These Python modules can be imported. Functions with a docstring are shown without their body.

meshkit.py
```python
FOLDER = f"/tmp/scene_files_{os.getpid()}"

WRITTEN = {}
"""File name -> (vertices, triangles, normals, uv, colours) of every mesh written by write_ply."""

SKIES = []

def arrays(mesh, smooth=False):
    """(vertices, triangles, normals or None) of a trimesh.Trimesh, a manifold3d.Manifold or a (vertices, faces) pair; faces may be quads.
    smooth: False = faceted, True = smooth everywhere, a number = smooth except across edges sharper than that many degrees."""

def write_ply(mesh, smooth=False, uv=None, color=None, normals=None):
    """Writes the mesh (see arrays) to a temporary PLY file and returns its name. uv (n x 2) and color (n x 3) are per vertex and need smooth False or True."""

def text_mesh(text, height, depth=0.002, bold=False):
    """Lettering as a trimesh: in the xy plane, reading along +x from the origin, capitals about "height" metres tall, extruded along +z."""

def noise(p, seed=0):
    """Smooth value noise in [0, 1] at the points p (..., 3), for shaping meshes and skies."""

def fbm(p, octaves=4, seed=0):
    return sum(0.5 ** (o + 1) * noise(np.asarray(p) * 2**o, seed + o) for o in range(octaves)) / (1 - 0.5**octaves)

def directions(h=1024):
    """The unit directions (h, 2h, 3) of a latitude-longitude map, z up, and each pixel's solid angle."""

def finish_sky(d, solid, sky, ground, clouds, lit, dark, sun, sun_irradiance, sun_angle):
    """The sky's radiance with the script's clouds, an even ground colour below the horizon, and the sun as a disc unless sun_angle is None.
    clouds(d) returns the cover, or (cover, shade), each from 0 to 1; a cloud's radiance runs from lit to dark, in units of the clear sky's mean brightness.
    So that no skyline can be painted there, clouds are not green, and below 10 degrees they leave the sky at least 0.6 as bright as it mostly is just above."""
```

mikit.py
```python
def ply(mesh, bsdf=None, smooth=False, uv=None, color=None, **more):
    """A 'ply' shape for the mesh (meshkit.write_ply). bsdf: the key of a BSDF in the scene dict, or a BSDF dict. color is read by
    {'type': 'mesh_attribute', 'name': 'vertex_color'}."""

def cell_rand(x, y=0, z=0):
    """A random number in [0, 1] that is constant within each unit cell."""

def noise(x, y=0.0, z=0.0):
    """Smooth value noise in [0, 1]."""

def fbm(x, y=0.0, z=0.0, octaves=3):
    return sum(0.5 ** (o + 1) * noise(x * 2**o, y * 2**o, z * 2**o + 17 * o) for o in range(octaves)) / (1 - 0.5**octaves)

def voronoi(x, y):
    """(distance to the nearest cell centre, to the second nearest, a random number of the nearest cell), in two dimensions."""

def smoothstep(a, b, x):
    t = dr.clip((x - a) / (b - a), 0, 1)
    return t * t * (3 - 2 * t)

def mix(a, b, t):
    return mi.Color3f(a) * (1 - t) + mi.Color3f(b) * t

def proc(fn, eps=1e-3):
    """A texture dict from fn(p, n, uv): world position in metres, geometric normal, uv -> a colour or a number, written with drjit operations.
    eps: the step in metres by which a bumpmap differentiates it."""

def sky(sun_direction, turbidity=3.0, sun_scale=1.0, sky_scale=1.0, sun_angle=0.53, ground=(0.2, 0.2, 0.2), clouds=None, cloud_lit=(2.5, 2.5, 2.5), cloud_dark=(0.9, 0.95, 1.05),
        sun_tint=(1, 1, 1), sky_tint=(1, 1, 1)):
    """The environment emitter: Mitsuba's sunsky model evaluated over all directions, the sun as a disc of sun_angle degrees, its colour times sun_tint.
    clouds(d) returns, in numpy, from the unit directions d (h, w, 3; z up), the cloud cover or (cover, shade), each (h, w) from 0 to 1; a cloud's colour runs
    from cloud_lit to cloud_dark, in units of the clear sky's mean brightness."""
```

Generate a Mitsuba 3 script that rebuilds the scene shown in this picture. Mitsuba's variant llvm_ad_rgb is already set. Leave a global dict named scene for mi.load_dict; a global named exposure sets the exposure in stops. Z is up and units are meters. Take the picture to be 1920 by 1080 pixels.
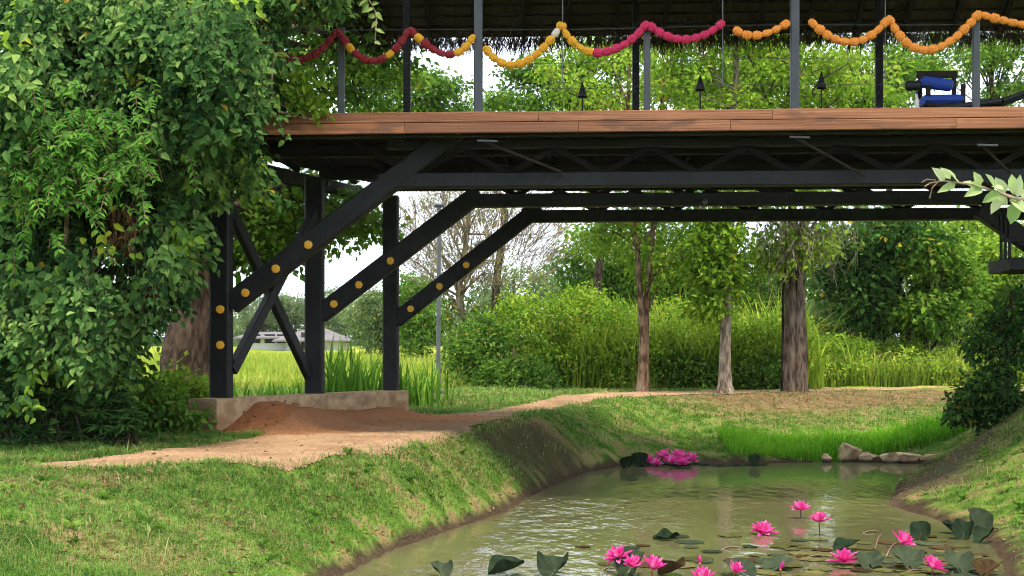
import math
import numpy as np
import shapely
import trimesh
import drjit as dr
import mitsuba as mi
import mikit
import meshkit
from mikit import proc, fbm, noise, smoothstep, mix, voronoi

T = mi.ScalarTransform4f
# ------------------------------------------------------------------ camera, sky, exposure
FPX, HOR, EYE = 2400.0, 675.0, 1.75          # focal length and horizon row of a 1920 x 1080 picture; eye height over the water
scene, labels = {'type': 'scene'}, {}
scene['camera'] = {'type': 'perspective', 'fov': 2 * math.degrees(math.atan(960 / FPX)), 'fov_axis': 'x',
                   'near_clip': 0.1, 'far_clip': 2000.0, 'principal_point_offset_y': -(HOR - 540) / 1080,
                   'to_world': T().look_at(origin=[0, 0, EYE], target=[0, 1, EYE], up=[0, 0, 1])}


def cloud_cover(d):
    n = meshkit.fbm(d * np.array([3.0, 3.0, 6.0]) + 4.0, 4, 3)
    return np.ones(d.shape[:2]), np.clip((n - 0.45) * 2.2, 0, 0.55)


SUN = (0.14, -0.26, 0.95)
scene['sky'] = mikit.sky(SUN, turbidity=3, sun_scale=0.65, sun_angle=12, clouds=cloud_cover, cloud_lit=(2.75, 3.0, 3.35), cloud_dark=(2.2, 2.45, 2.8))
exposure = 2.7


# ------------------------------------------------------------------ helpers
def at(px, py, Y):
    return np.array([(px - 960) / FPX * Y, Y, EYE - (py - HOR) / FPX * Y])


def sstep(a, b, x):
    t = np.clip((np.asarray(x, float) - a) / (b - a), 0, 1)
    return t * t * (3 - 2 * t)


def unit(v):
    v = np.asarray(v, float)
    return v / (np.linalg.norm(v, axis=-1, keepdims=True) + 1e-12)


def join(parts):
    vs, fs, n = [], [], 0
    for v, f in parts:
        vs.append(np.asarray(v, float)); fs.append(np.asarray(f, int) + n); n += len(v)
    return np.vstack(vs), np.vstack(fs)


def key_of(name):
    if name not in scene and name not in labels:
        return name
    k = 1
    while f'{name}_{k:03d}' in scene or f'{name}_{k:03d}' in labels:
        k += 1
    return f'{name}_{k:03d}'


def tag(key, label=None, cat=None, group=None, kind=None):
    d = labels.setdefault(key, {})
    for a, b in (('label', label), ('category', cat), ('group', group), ('kind', kind)):
        if b:
            d[a] = b
    return key


def thing(name, label, cat, group=None):
    return tag(key_of(name), label, cat, group)


def put(name, mesh, bsdf, parent=None, smooth=False, color=None, world=None):
    key = name if not parent and name in labels and name not in scene else key_of(parent + '__' + name if parent else name)
    d = mikit.ply(mesh, bsdf, smooth=smooth, color=color)
    if world is not None:
        d['to_world'] = world
    scene[key] = d
    return key


def put_copy(name, d, parent=None, world=None):
    key = key_of(parent + '__' + name if parent else name)
    scene[key] = {**d, 'to_world': world} if world is not None else dict(d)
    return key


def beam(p0, p1, w, h, ch=0.012, up=(0, 0, 1)):
    """a chamfered bar from p0 to p1: w across, h along up"""
    p0, p1 = np.asarray(p0, float), np.asarray(p1, float)
    t = unit(p1 - p0)
    up = np.asarray(up, float)
    if abs(t @ up) > 0.98:
        up = np.array([0, 1.0, 0])
    a = unit(np.cross(t, up)); b = np.cross(a, t)
    c = min(ch, w * 0.3, h * 0.3)
    W, H = w / 2, h / 2
    q = np.array([(W - c, -H), (W, -H + c), (W, H - c), (W - c, H), (-W + c, H), (-W, H - c), (-W, -H + c), (-W + c, -H)])
    ring = q[:, :1] * a + q[:, 1:] * b
    v = np.vstack([p0 + ring, p1 + ring])
    f = []
    for i in range(8):
        j = (i + 1) % 8
        f += [[i, j, 8 + j], [i, 8 + j, 8 + i]]
    for i in range(1, 7):
        f += [[0, i + 1, i], [8, 8 + i, 8 + i + 1]]
    return v, np.array(f)[:, ::-1]


def box(x0, x1, y0, y1, z0, z1, ch=0.01):
    return beam(((x0 + x1) / 2, (y0 + y1) / 2, z0), ((x0 + x1) / 2, (y0 + y1) / 2, z1), x1 - x0, y1 - y0, ch, (0, 1, 0))


def tube(pts, radii, sides=8, rough=0.0, seed=0):
    p = np.asarray(pts, float)
    r = np.broadcast_to(np.asarray(radii, float), (len(p),))
    t = unit(np.gradient(p, axis=0))
    a = np.cross(t, np.where(np.abs(t[:, 2:]) < 0.9, [0, 0, 1.0], [1.0, 0, 0]))
    a = unit(a); b = np.cross(t, a)
    ang = np.arange(sides) * 2 * np.pi / sides
    rr = r[:, None] * np.ones(sides)
    if rough:
        u = np.stack([np.cos(ang)[None] * 1.7 + 0 * rr, np.sin(ang)[None] * 1.7 + 0 * rr, np.arange(len(p))[:, None] * 0.35 + 0 * rr], -1)
        rr = rr * (1 + rough * (meshkit.fbm(u + seed * 3.1, 3, seed) - 0.5) * 2)
    v = p[:, None] + rr[..., None] * (np.cos(ang)[None, :, None] * a[:, None] + np.sin(ang)[None, :, None] * b[:, None])
    n = len(p)
    i, j = np.meshgrid(np.arange(n - 1), np.arange(sides), indexing='ij')
    q = np.stack([i * sides + j, i * sides + (j + 1) % sides, (i + 1) * sides + (j + 1) % sides, (i + 1) * sides + j], -1).reshape(-1, 4)
    v = np.vstack([v.reshape(-1, 3), p[:1], p[-1:]])
    f = [q[:, [0, 1, 2]], q[:, [0, 2, 3]]]
    k = np.arange(sides)
    f.append(np.stack([np.full(sides, n * sides), (k + 1) % sides, k], -1))
    f.append(np.stack([np.full(sides, n * sides + 1), (n - 1) * sides + k, (n - 1) * sides + (k + 1) % sides], -1))
    return v, np.vstack(f)


def spline(pts, n):
    p = np.asarray(pts, float)
    s = np.linspace(0, len(p) - 1, n)
    q = np.vstack([2 * p[0] - p[1], p, 2 * p[-1] - p[-2]])
    i = np.clip(s.astype(int), 0, len(p) - 2); t = (s - i)[:, None]
    a, b, c, d = q[i], q[i + 1], q[i + 2], q[i + 3]
    return 0.5 * (2 * b + (c - a) * t + (2 * a - 5 * b + 4 * c - d) * t ** 2 + (3 * b - a - 3 * c + d) * t ** 3)


def twigs(p0, p1, r0, r1):
    """many straight three-sided twigs"""
    p0, p1 = np.asarray(p0, float), np.asarray(p1, float)
    n = len(p0)
    t = unit(p1 - p0)
    a = unit(np.cross(t, np.where(np.abs(t[:, 2:]) < 0.9, [0, 0, 1.0], [1.0, 0, 0]))); b = np.cross(t, a)
    ang = np.arange(3) * 2 * np.pi / 3
    ring = np.cos(ang)[None, :, None] * a[:, None] + np.sin(ang)[None, :, None] * b[:, None]
    r0 = np.broadcast_to(r0, (n,))[:, None, None]; r1 = np.broadcast_to(r1, (n,))[:, None, None]
    v = np.concatenate([p0[:, None] + ring * r0, p1[:, None] + ring * r1], 1).reshape(-1, 3)
    f = np.array([[0, 1, 4], [0, 4, 3], [1, 2, 5], [1, 5, 4], [2, 0, 3], [2, 3, 5]])
    return v, (f[None] + np.arange(n)[:, None, None] * 6).reshape(-1, 3)


def leaves(c, d, n, L, W, detail=2, curl=0.12):
    """leaf blades from their base points c, along d, facing n: folded along the midrib"""
    c = np.asarray(c, float); k = len(c)
    d = unit(d); s = unit(np.cross(d, n)); n = np.cross(s, d)
    L = np.broadcast_to(L, (k,))[:, None]; W = np.broadcast_to(W, (k,))[:, None] / 2
    if detail == 1:
        v = np.stack([c - s * W, c + s * W, c + d * L], 1)
        f = np.array([[0, 1, 2]])
    elif detail == 2:
        v = np.stack([c, c + d * L * .45 + s * W + n * W * .3, c + d * L - n * L * curl, c + d * L * .45 - s * W + n * W * .3], 1)
        f = np.array([[0, 1, 2], [0, 2, 3]])
    else:
        v = np.stack([c, c + d * L * .28 + s * W * .92 + n * W * .3, c + d * L * .66 + s * W * .72 + n * (W * .25 - L * curl * .5), c + d * L - n * L * curl * 1.3,
                      c + d * L * .66 - s * W * .72 + n * (W * .25 - L * curl * .5), c + d * L * .28 - s * W * .92 + n * W * .3, c + d * L * .5 - n * L * curl * .3], 1)
        f = np.array([[0, 1, 6], [1, 2, 6], [2, 3, 6], [3, 4, 6], [4, 5, 6], [5, 0, 6]])
    m = v.shape[1]
    return v.reshape(-1, 3), (f[None] + np.arange(k)[:, None, None] * m).reshape(-1, 3), m


def blade_strips(base, lean, L, W, segs=3, bend=0.5):
    """grass or reed blades: strips that bend over along lean"""
    k = len(base)
    L = np.broadcast_to(L, (k,)); W = np.broadcast_to(W, (k,)); bend = np.broadcast_to(bend, (k,))
    lean = np.asarray(lean, float); side = unit(np.stack([-lean[:, 1], lean[:, 0], np.zeros(k)], -1))
    rows = []
    for i in range(segs + 1):
        t = i / segs
        p = base + lean * (L * bend * t ** 2)[:, None] + np.array([0, 0, 1.0]) * (L * (t - .45 * bend * t ** 3))[:, None]
        w = (W * .5 * (1 - t ** 1.6))[:, None]
        if i < segs:
            rows += [p - side * w, p + side * w]
        else:
            rows += [p]
    v = np.stack(rows, 1); m = v.shape[1]
    f = []
    for i in range(segs - 1):
        f += [[2 * i, 2 * i + 1, 2 * i + 3], [2 * i, 2 * i + 3, 2 * i + 2]]
    f += [[2 * segs - 2, 2 * segs - 1, 2 * segs]]
    return v.reshape(-1, 3), (np.array(f)[None] + np.arange(k)[:, None, None] * m).reshape(-1, 3), m


def shade_pick(pal, a):
    """colours along a palette (k x 3) at a in [0, 1]"""
    pal = np.asarray(pal, float); a = np.clip(a, 0, 1) * (len(pal) - 1)
    i = np.clip(a.astype(int), 0, len(pal) - 2); t = (a - i)[:, None]
    return pal[i] * (1 - t) + pal[i + 1] * t


def rdir(rng, n):
    return unit(rng.normal(size=(n, 3)))


# ------------------------------------------------------------------ materials
def mat(name, d):
    scene[name] = d


def rgb(*c):
    return {'type': 'rgb', 'value': list(c)}


VC = {'type': 'mesh_attribute', 'name': 'vertex_color'}
mat('m_leaf', {'type': 'principledthin', 'base_color': VC, 'roughness': 0.38, 'diff_trans': 0.85, 'spec_trans': 0.0, 'eta': 1.5})
mat('m_grass', {'type': 'principledthin', 'base_color': VC, 'roughness': 0.6, 'diff_trans': 0.6, 'spec_trans': 0.0, 'eta': 1.3})
mat('m_petal', {'type': 'principledthin', 'base_color': VC, 'roughness': 0.55, 'diff_trans': 0.7, 'spec_trans': 0.0, 'eta': 1.3})


def bark_colour(a, b, c):
    def fn(p, n, uv):
        g = fbm(p.x * 22, p.y * 22, p.z * 5.0, 4)
        m = fbm(p.x * 6 + 9, p.y * 6, p.z * 2.6, 4)
        return mix(mix(a, b, smoothstep(0.3, 0.7, g)), c, smoothstep(0.5, 0.8, m) * 0.45)
    return fn


def bark_bump(p, n, uv):
    return fbm(p.x * 30, p.y * 30, p.z * 7, 4)


for nm, cols in (('m_bark_mid', ((.065, .046, .036), (.19, .14, .11), (.30, .24, .185))), ('m_bark_old', ((.045, .032, .025), (.12, .085, .065), (.17, .13, .10))), ('m_bark_brown', ((.07, .042, .028), (.26, .175, .115), (.33, .25, .18))), ('m_bark_grey', ((.11, .085, .065), (.36, .29, .225), (.46, .38, .30))),
                 ('m_bark_dark', ((.02, .016, .012), (.075, .058, .045), (.06, .07, .04)))):
    mat(nm, {'type': 'twosided', 'bsdf': {'type': 'bumpmap', 'arbitrary': proc(bark_bump, 4e-3), 'scale': 0.03,
             'bsdf': {'type': 'diffuse', 'reflectance': proc(bark_colour(*cols))}}})


def steel(p, n, uv):
    g = fbm(p.x * 3, p.y * 3, p.z * 3, 4)
    s = fbm(p.x * 30, p.y * 30, p.z * 6, 3)
    return mix((.004, .005, .007), (.011, .0125, .016), smoothstep(.3, .75, g * .6 + s * .4))


mat('m_black_timber', {'type': 'principled', 'base_color': proc(steel), 'roughness': 0.55, 'specular': 0.3})
mat('m_grey_steel', {'type': 'principled', 'base_color': proc(lambda p, n, uv: mix((.026, .030, .037), (.055, .061, .070), fbm(p.x * 9, p.y * 9, p.z * 4, 3))), 'roughness': 0.45, 'specular': 0.5})
mat('m_galvanised', {'type': 'principled', 'base_color': proc(lambda p, n, uv: mix((.075, .085, .095), (.15, .165, .18), fbm(p.x * 12, p.y * 12, p.z * 5, 3))), 'roughness': 0.5, 'specular': 0.5, 'metallic': 0.2})


def plank(p, n, uv):
    g = fbm(p.x * 1.3, p.y * 20, p.z * 60, 4)
    k = fbm(p.x * 0.55 + 3, p.y * 2, p.z * 5.1, 3)
    st = smoothstep(.62, .8, fbm(p.x * 2.5 + 11, p.z * 9, 1.0, 3))
    c = mix((.19, .068, .028), (.37, .155, .068), smoothstep(.3, .7, g * .5 + k * .5))
    return mix(c, (.11, .05, .028), st * .7)


mat('m_plank', {'type': 'bumpmap', 'arbitrary': proc(lambda p, n, uv: fbm(p.x * 2, p.y * 20, p.z * 70, 3), 2e-3), 'scale': 0.006,
                'bsdf': {'type': 'principled', 'base_color': proc(plank), 'roughness': 0.55, 'specular': 0.4}})
mat('m_plank_light', {'type': 'principled', 'base_color': proc(lambda p, n, uv: plank(p + mi.Vector3f(4.3, 0, 1.7), n, uv) * 1.22), 'roughness': 0.55, 'specular': 0.4})
mat('m_plank_dark', {'type': 'principled', 'base_color': proc(lambda p, n, uv: plank(p + mi.Vector3f(9.1, 0, 3.2), n, uv) * 0.78), 'roughness': 0.5, 'specular': 0.4})
mat('m_deck_wood', {'type': 'diffuse', 'reflectance': proc(lambda p, n, uv: mix((.010, .009, .009), (.026, .022, .020), fbm(p.x * 2, p.y * 18, p.z * 9, 3)))})
mat('m_thatch', {'type': 'twosided', 'bsdf': {'type': 'diffuse', 'reflectance': proc(lambda p, n, uv: mix((.05, .036, .026), (.14, .105, .07), fbm(p.x * 25, p.y * 6, p.z * 6, 3)))}})
mat('m_roof_wood', {'type': 'diffuse', 'reflectance': proc(lambda p, n, uv: mix((.016, .013, .012), (.05, .040, .033), fbm(p.x * 8, p.y * 5, p.z * 8, 3)))})
mat('m_amber', {'type': 'principled', 'base_color': proc(lambda p, n, uv: mix((.72, .36, .02), (.88, .55, .06), fbm(p.x * 60, p.y * 60, p.z * 60, 2))), 'roughness': 0.45})
mat('m_amber_dark', {'type': 'principled', 'base_color': rgb(.28, .12, .02), 'roughness': 0.5})


def concrete(p, n, uv):
    g = fbm(p.x * 6, p.y * 6, p.z * 6, 4)
    st = fbm(p.x * 2.2, p.y * 2.2, p.z * 9, 3)
    low = smoothstep(1.25, .85, p.z + (g - .5) * .3)
    c = mix((.28, .195, .12), (.50, .355, .22), smoothstep(.3, .7, g))
    return mix(mix(c, (.16, .13, .10), smoothstep(.55, .8, st) * .5), (.33, .16, .08), low * .6)


mat('m_concrete', {'type': 'bumpmap', 'arbitrary': proc(lambda p, n, uv: fbm(p.x * 30, p.y * 30, p.z * 30, 3), 3e-3), 'scale': 0.01,
                   'bsdf': {'type': 'diffuse', 'reflectance': proc(concrete)}})
mat('m_blue', {'type': 'principled', 'base_color': rgb(.012, .06, .36), 'roughness': 0.75, 'sheen': 0.5})
mat('m_black_cloth', {'type': 'principled', 'base_color': rgb(.012, .012, .014), 'roughness': 0.7})
mat('m_white', {'type': 'principled', 'base_color': rgb(.75, .74, .70), 'roughness': 0.4})
mat('m_plaster', {'type': 'diffuse', 'reflectance': proc(lambda p, n, uv: mix((.62, .61, .60), (.78, .77, .75), fbm(p.x * 1.5, p.y * 1.5, p.z * 1.5, 3)))})
mat('m_sheet_roof', {'type': 'diffuse', 'reflectance': proc(lambda p, n, uv: mix((.11, .11, .115), (.20, .19, .20), fbm(p.x * 3, p.y * 1.0, p.z * 1.0, 3)))})
mat('m_dark_opening', {'type': 'diffuse', 'reflectance': rgb(.04, .045, .05)})


def rock(p, n, uv):
    g = fbm(p.x * 7, p.y * 7, p.z * 7, 4)
    c = mix((.28, .20, .12), (.60, .46, .28), smoothstep(.3, .68, g))
    return mix((.06, .05, .04), c, smoothstep(.01, .09, p.z))


mat('m_rock', {'type': 'bumpmap', 'arbitrary': proc(lambda p, n, uv: fbm(p.x * 18, p.y * 18, p.z * 18, 4), 4e-3), 'scale': 0.03,
               'bsdf': {'type': 'diffuse', 'reflectance': proc(rock)}})


# ------------------------------------------------------------------ terrain
POND = shapely.Polygon([(-1.0, 6.4), (-1.5, 8.3), (-1.40, 10.4), (-1.15, 11.7), (-.62, 13.3), (-.10, 14.7), (.20, 16.4), (.58, 17.9), (1.12, 19.9), (1.95, 21.4), (3.0, 21.75), (3.95, 21.5), (5.5, 22.1),
                        (6.9, 21.6), (6.7, 20.0), (5.55, 18.3), (5.1, 17.0), (4.55, 15.5), (4.66, 14.3), (4.75, 12.9), (4.3, 11.2), (4.0, 10.3), (3.5, 8.0), (2.4, 6.4)])
ZONE = shapely.Polygon([(-3.0, 3.5), (-3.6, 8), (-3.5, 10.4), (-2.5, 11.2), (-1.8, 12.4), (-1.15, 15.2), (-.70, 16.9), (0, 19), (.5, 20.8), (.95, 22.2), (2.5, 25.4), (4.4, 26.6), (6.4, 28.0), (8.5, 29.5), (11.5, 30),
                        (13, 26), (10.5, 22), (8.4, 19), (7.8, 16.5), (8, 13), (7.5, 10), (6, 6), (4.5, 3.5)])
shapely.prepare(POND); shapely.prepare(ZONE)
FOOT0, FOOT1 = np.array([-3.75, 15.5]), np.array([-1.81, 20.08])
FDIR = unit(FOOT1 - FOOT0); FNRM = np.array([FDIR[1], -FDIR[0]])          # towards the pond


def height(x, y, bumps=True):
    x, y = np.asarray(x, float), np.asarray(y, float)
    pt = shapely.points(x, y)
    ds = shapely.distance(POND, pt)
    inside = ds <= 0
    din = np.where(inside, shapely.distance(POND.exterior, pt), 0)
    dc = np.where(shapely.contains(ZONE, pt), shapely.distance(ZONE.exterior, pt), 0)
    t = ds / (ds + dc + 1e-9)
    H = .80 + .20 * sstep(22, 28, y) + .75 * sstep(4.5, 8.5, x) * (1 - sstep(20, 27, y)) + .0264 * np.clip(y - 34, 0, 90) + .02 * np.clip(y - 124, 0, 400) - .5 * (1 - sstep(3, 8, y))
    H = H + .9 * sstep(9, 16, x) * (1 - sstep(24, 34, y))
    far = sstep(20, 23, y) * (1 - sstep(6.5, 9.5, x))
    prof = np.where(t < 1, (1 - (1 - t) ** 1.35) * (1 - far) + (.85 * t ** 1.15 + .15 * t ** 3) * far, 1)
    z = H * prof + .04 * sstep(0, .10, ds) - .45 * sstep(0, 1.0, din)
    if bumps:
        q = np.stack([x, y, 0 * x], -1)
        a = (meshkit.fbm(q * 1.1, 4, 5) - .5) * .16 + (meshkit.fbm(q * 5.0, 4, 8) - .5) * .10
        z = z + a * sstep(0, .5, ds) * (.35 + .65 * np.clip(1.3 - np.abs(t - .5), 0, 1)) * np.where(path_mask(x, y) > 0, .3, 1)
    # red soil banked against the footing
    dx, dy = x - FOOT0[0], y - FOOT0[1]
    al = dx * FDIR[0] + dy * FDIR[1]; pe = dx * FNRM[0] + dy * FNRM[1]
    z = z + .33 * np.exp(-((pe - .22) / .42) ** 2) * sstep(-.1, .9, al) * (1 - sstep(4.4, 5.4, al)) * (1 - .45 * sstep(1.2, 3.2, al)) * sstep(-.5, .1, pe)
    return z


PATH = np.array([(-4.15, 10.8, .12), (-3.45, 11.15, .58), (-2.75, 12.2, .92), (-2.15, 14.2, 1.0), (-1.75, 16.4, 1.12), (-1.3, 18.8, .92), (-.55, 20.9, .62), (.35, 23.4, .48), (1.5, 26.0, .62), (2.9, 27.4, .75),
                 (4.8, 28.3, .8), (6.6, 29.6, .85), (9.5, 31.6, .9), (14, 34.5, .6), (22, 37, .6)])


def path_mask(x, y):
    """> 0 on the dirt path, in metres from its edge"""
    best = np.full(np.shape(x), -1e3)
    for a, b in zip(PATH[:-1], PATH[1:]):
        d = b[:2] - a[:2]
        t = np.clip(((x - a[0]) * d[0] + (y - a[1]) * d[1]) / (d @ d), 0, 1)
        r = a[2] + (b[2] - a[2]) * t - np.hypot(x - a[0] - t * d[0], y - a[1] - t * d[1])
        best = np.maximum(best, r)
    n = meshkit.fbm(np.stack([x * 2.3, y * 2.3, 0 * np.asarray(x, float)], -1), 4, 21)
    return best + (n - .5) * .24


def seg_dist(p, a, b):
    ax, ay = a; bx, by = b
    dx, dy = bx - ax, by - ay
    t = dr.clip(((p.x - ax) * dx + (p.y - ay) * dy) / (dx * dx + dy * dy), 0, 1)
    return dr.sqrt(dr.square(p.x - ax - t * dx) + dr.square(p.y - ay - t * dy))


def ground_col(p, n, uv):
    g1 = fbm(p.x * .9, p.y * .9, 1.0, 3)
    g2 = fbm(p.x * 5, p.y * 5, 2.0, 4)
    g3 = fbm(p.x * 28, p.y * 28, p.z * 28, 3)
    grass = mix((.055, .115, .016), (.13, .215, .038), smoothstep(.3, .7, g2))
    straw = mix((.17, .145, .055), (.29, .235, .11), g3)
    soil = mix((.10, .062, .034), (.24, .155, .088), smoothstep(.25, .75, g3 * .6 + g2 * .4))
    c = mix(grass, straw, smoothstep(.52, .70, g1 * .55 + g2 * .45) * .8)
    c = mix(c, soil, smoothstep(.54, .68, g2 * .6 + g3 * .4) * .8)
    wet = mix((.030, .022, .014), (.085, .062, .042), g3)
    c = mix(c, wet, smoothstep(.16, .03, p.z + (g2 - .5) * .16))
    cut = smoothstep(1.5, .4, seg_dist(p, (-.45, 17.4), (.45, 19.4)) + (g2 - .5) * .8) * smoothstep(1.0, .7, p.z)
    c = mix(c, wet, cut * .85)
    cut2 = smoothstep(.95, .25, seg_dist(p, (5.0, 15.9), (7.3, 19.7)) + (g2 - .5) * .8)
    c = mix(c, mix((.05, .038, .026), (.16, .12, .08), g3), cut2 * .9)
    bare = smoothstep(2.6, .8, seg_dist(p, (4.6, 27.0), (9.5, 28.6)) + (g1 - .5) * 1.6)
    c = mix(c, soil * .85, bare * .85)
    red = smoothstep(.85, .35, seg_dist(p, (-3.35, 15.9), (-1.4, 20.2)) + (g2 - .5) * .5)
    c = mix(c, mix((.20, .075, .032), (.36, .15, .07), g3 * .6 + g2 * .4), red)
    field = smoothstep(29, 33, p.y)
    c = mix(c, mix((.20, .26, .03), (.34, .38, .07), smoothstep(.3, .7, fbm(p.x * .35, p.y * .12, 3.0, 3))), field)
    far = smoothstep(90, 110, p.y)
    return mix(c, (.05, .085, .03), far)


mat('m_ground', {'type': 'bumpmap', 'arbitrary': proc(lambda p, n, uv: fbm(p.x * 24, p.y * 24, p.z * 24, 4), 4e-3), 'scale': 0.045,
                 'bsdf': {'type': 'diffuse', 'reflectance': proc(ground_col)}})


def path_col(p, n, uv):
    g = fbm(p.x * 2.2, p.y * 2.2, 5.0, 3)
    f = fbm(p.x * 40, p.y * 40, 6.0, 3)
    c = mix((.21, .132, .076), (.345, .235, .145), smoothstep(.25, .75, g * .5 + f * .5))
    red = smoothstep(1.7, .5, seg_dist(p, (-3.3, 15.9), (-1.4, 20.2)) + (g - .5) * 1.2)
    return mix(c, mix((.24, .10, .045), (.38, .18, .09), f), red * .85)


mat('m_path', {'type': 'bumpmap', 'arbitrary': proc(lambda p, n, uv: fbm(p.x * 20, p.y * 20, p.z * 8, 4), 4e-3), 'scale': 0.035,
               'bsdf': {'type': 'diffuse', 'reflectance': proc(path_col)}})


def axis(lo, a, b, hi, step, grow=1.22):
    mid = np.arange(a, b, step)
    up, s, x = [], step, mid[-1]
    while x < hi:
        s *= grow; x += s; up.append(x)
    dn, s, x = [], step, mid[0]
    while x > lo:
        s *= grow; x -= s; dn.append(x)
    return np.concatenate([dn[::-1], mid, up])


xs, ys = axis(-420, -6.2, 9.5, 420, .07), axis(-60, 7.0, 31, 700, .075, 1.12)
gx, gy = np.meshgrid(xs, ys, indexing='ij')
gz = height(gx.ravel(), gy.ravel()).reshape(gx.shape)
nx, ny = len(xs), len(ys)
ii, jj = np.meshgrid(np.arange(nx - 1), np.arange(ny - 1), indexing='ij')
quads = np.stack([ii * ny + jj, (ii + 1) * ny + jj, (ii + 1) * ny + jj + 1, ii * ny + jj + 1], -1).reshape(-1, 4)
gv = np.stack([gx.ravel(), gy.ravel(), gz.ravel()], -1)
put('ground', (gv, quads), 'm_ground', smooth=True)
tag('ground', 'grassy pond bank and flat field of green and straw grass over brown soil', kind='structure')

# the path: its own sheet that follows the ground
def path_sheet(xs2, ys2):
    qx, qy = np.meshgrid(xs2, ys2, indexing='ij')
    keep = path_mask(qx.ravel(), qy.ravel()).reshape(qx.shape) > 0
    n2 = len(ys2)
    ii, jj = np.meshgrid(np.arange(len(xs2) - 1), np.arange(n2 - 1), indexing='ij')
    ok = keep[:-1, :-1] & keep[1:, :-1] & keep[:-1, 1:] & keep[1:, 1:]
    pq = np.stack([ii * n2 + jj, (ii + 1) * n2 + jj, (ii + 1) * n2 + jj + 1, ii * n2 + jj + 1], -1)[ok]
    used = np.unique(pq); remap = np.zeros(qx.size, int); remap[used] = np.arange(len(used))
    ux, uy = qx.ravel()[used], qy.ravel()[used]
    return np.stack([ux, uy, height(ux, uy) + .008], -1), remap[pq]


put('dirt_path', join([path_sheet(np.arange(-4.9, 1.0, .022), 9.8 + .022 * np.arange(329)), path_sheet(np.arange(-4.0, 13, .05), 9.8 + .022 * 328 + .05 * np.arange(390))]), 'm_path', smooth=True)
tag('dirt_path', 'sandy brown dirt path passing under the bridge and along the far bank', kind='structure')

# water
wp = POND.buffer(.35).simplify(.02)
wv, wf = trimesh.creation.triangulate_polygon(wp, engine='earcut')


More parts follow.
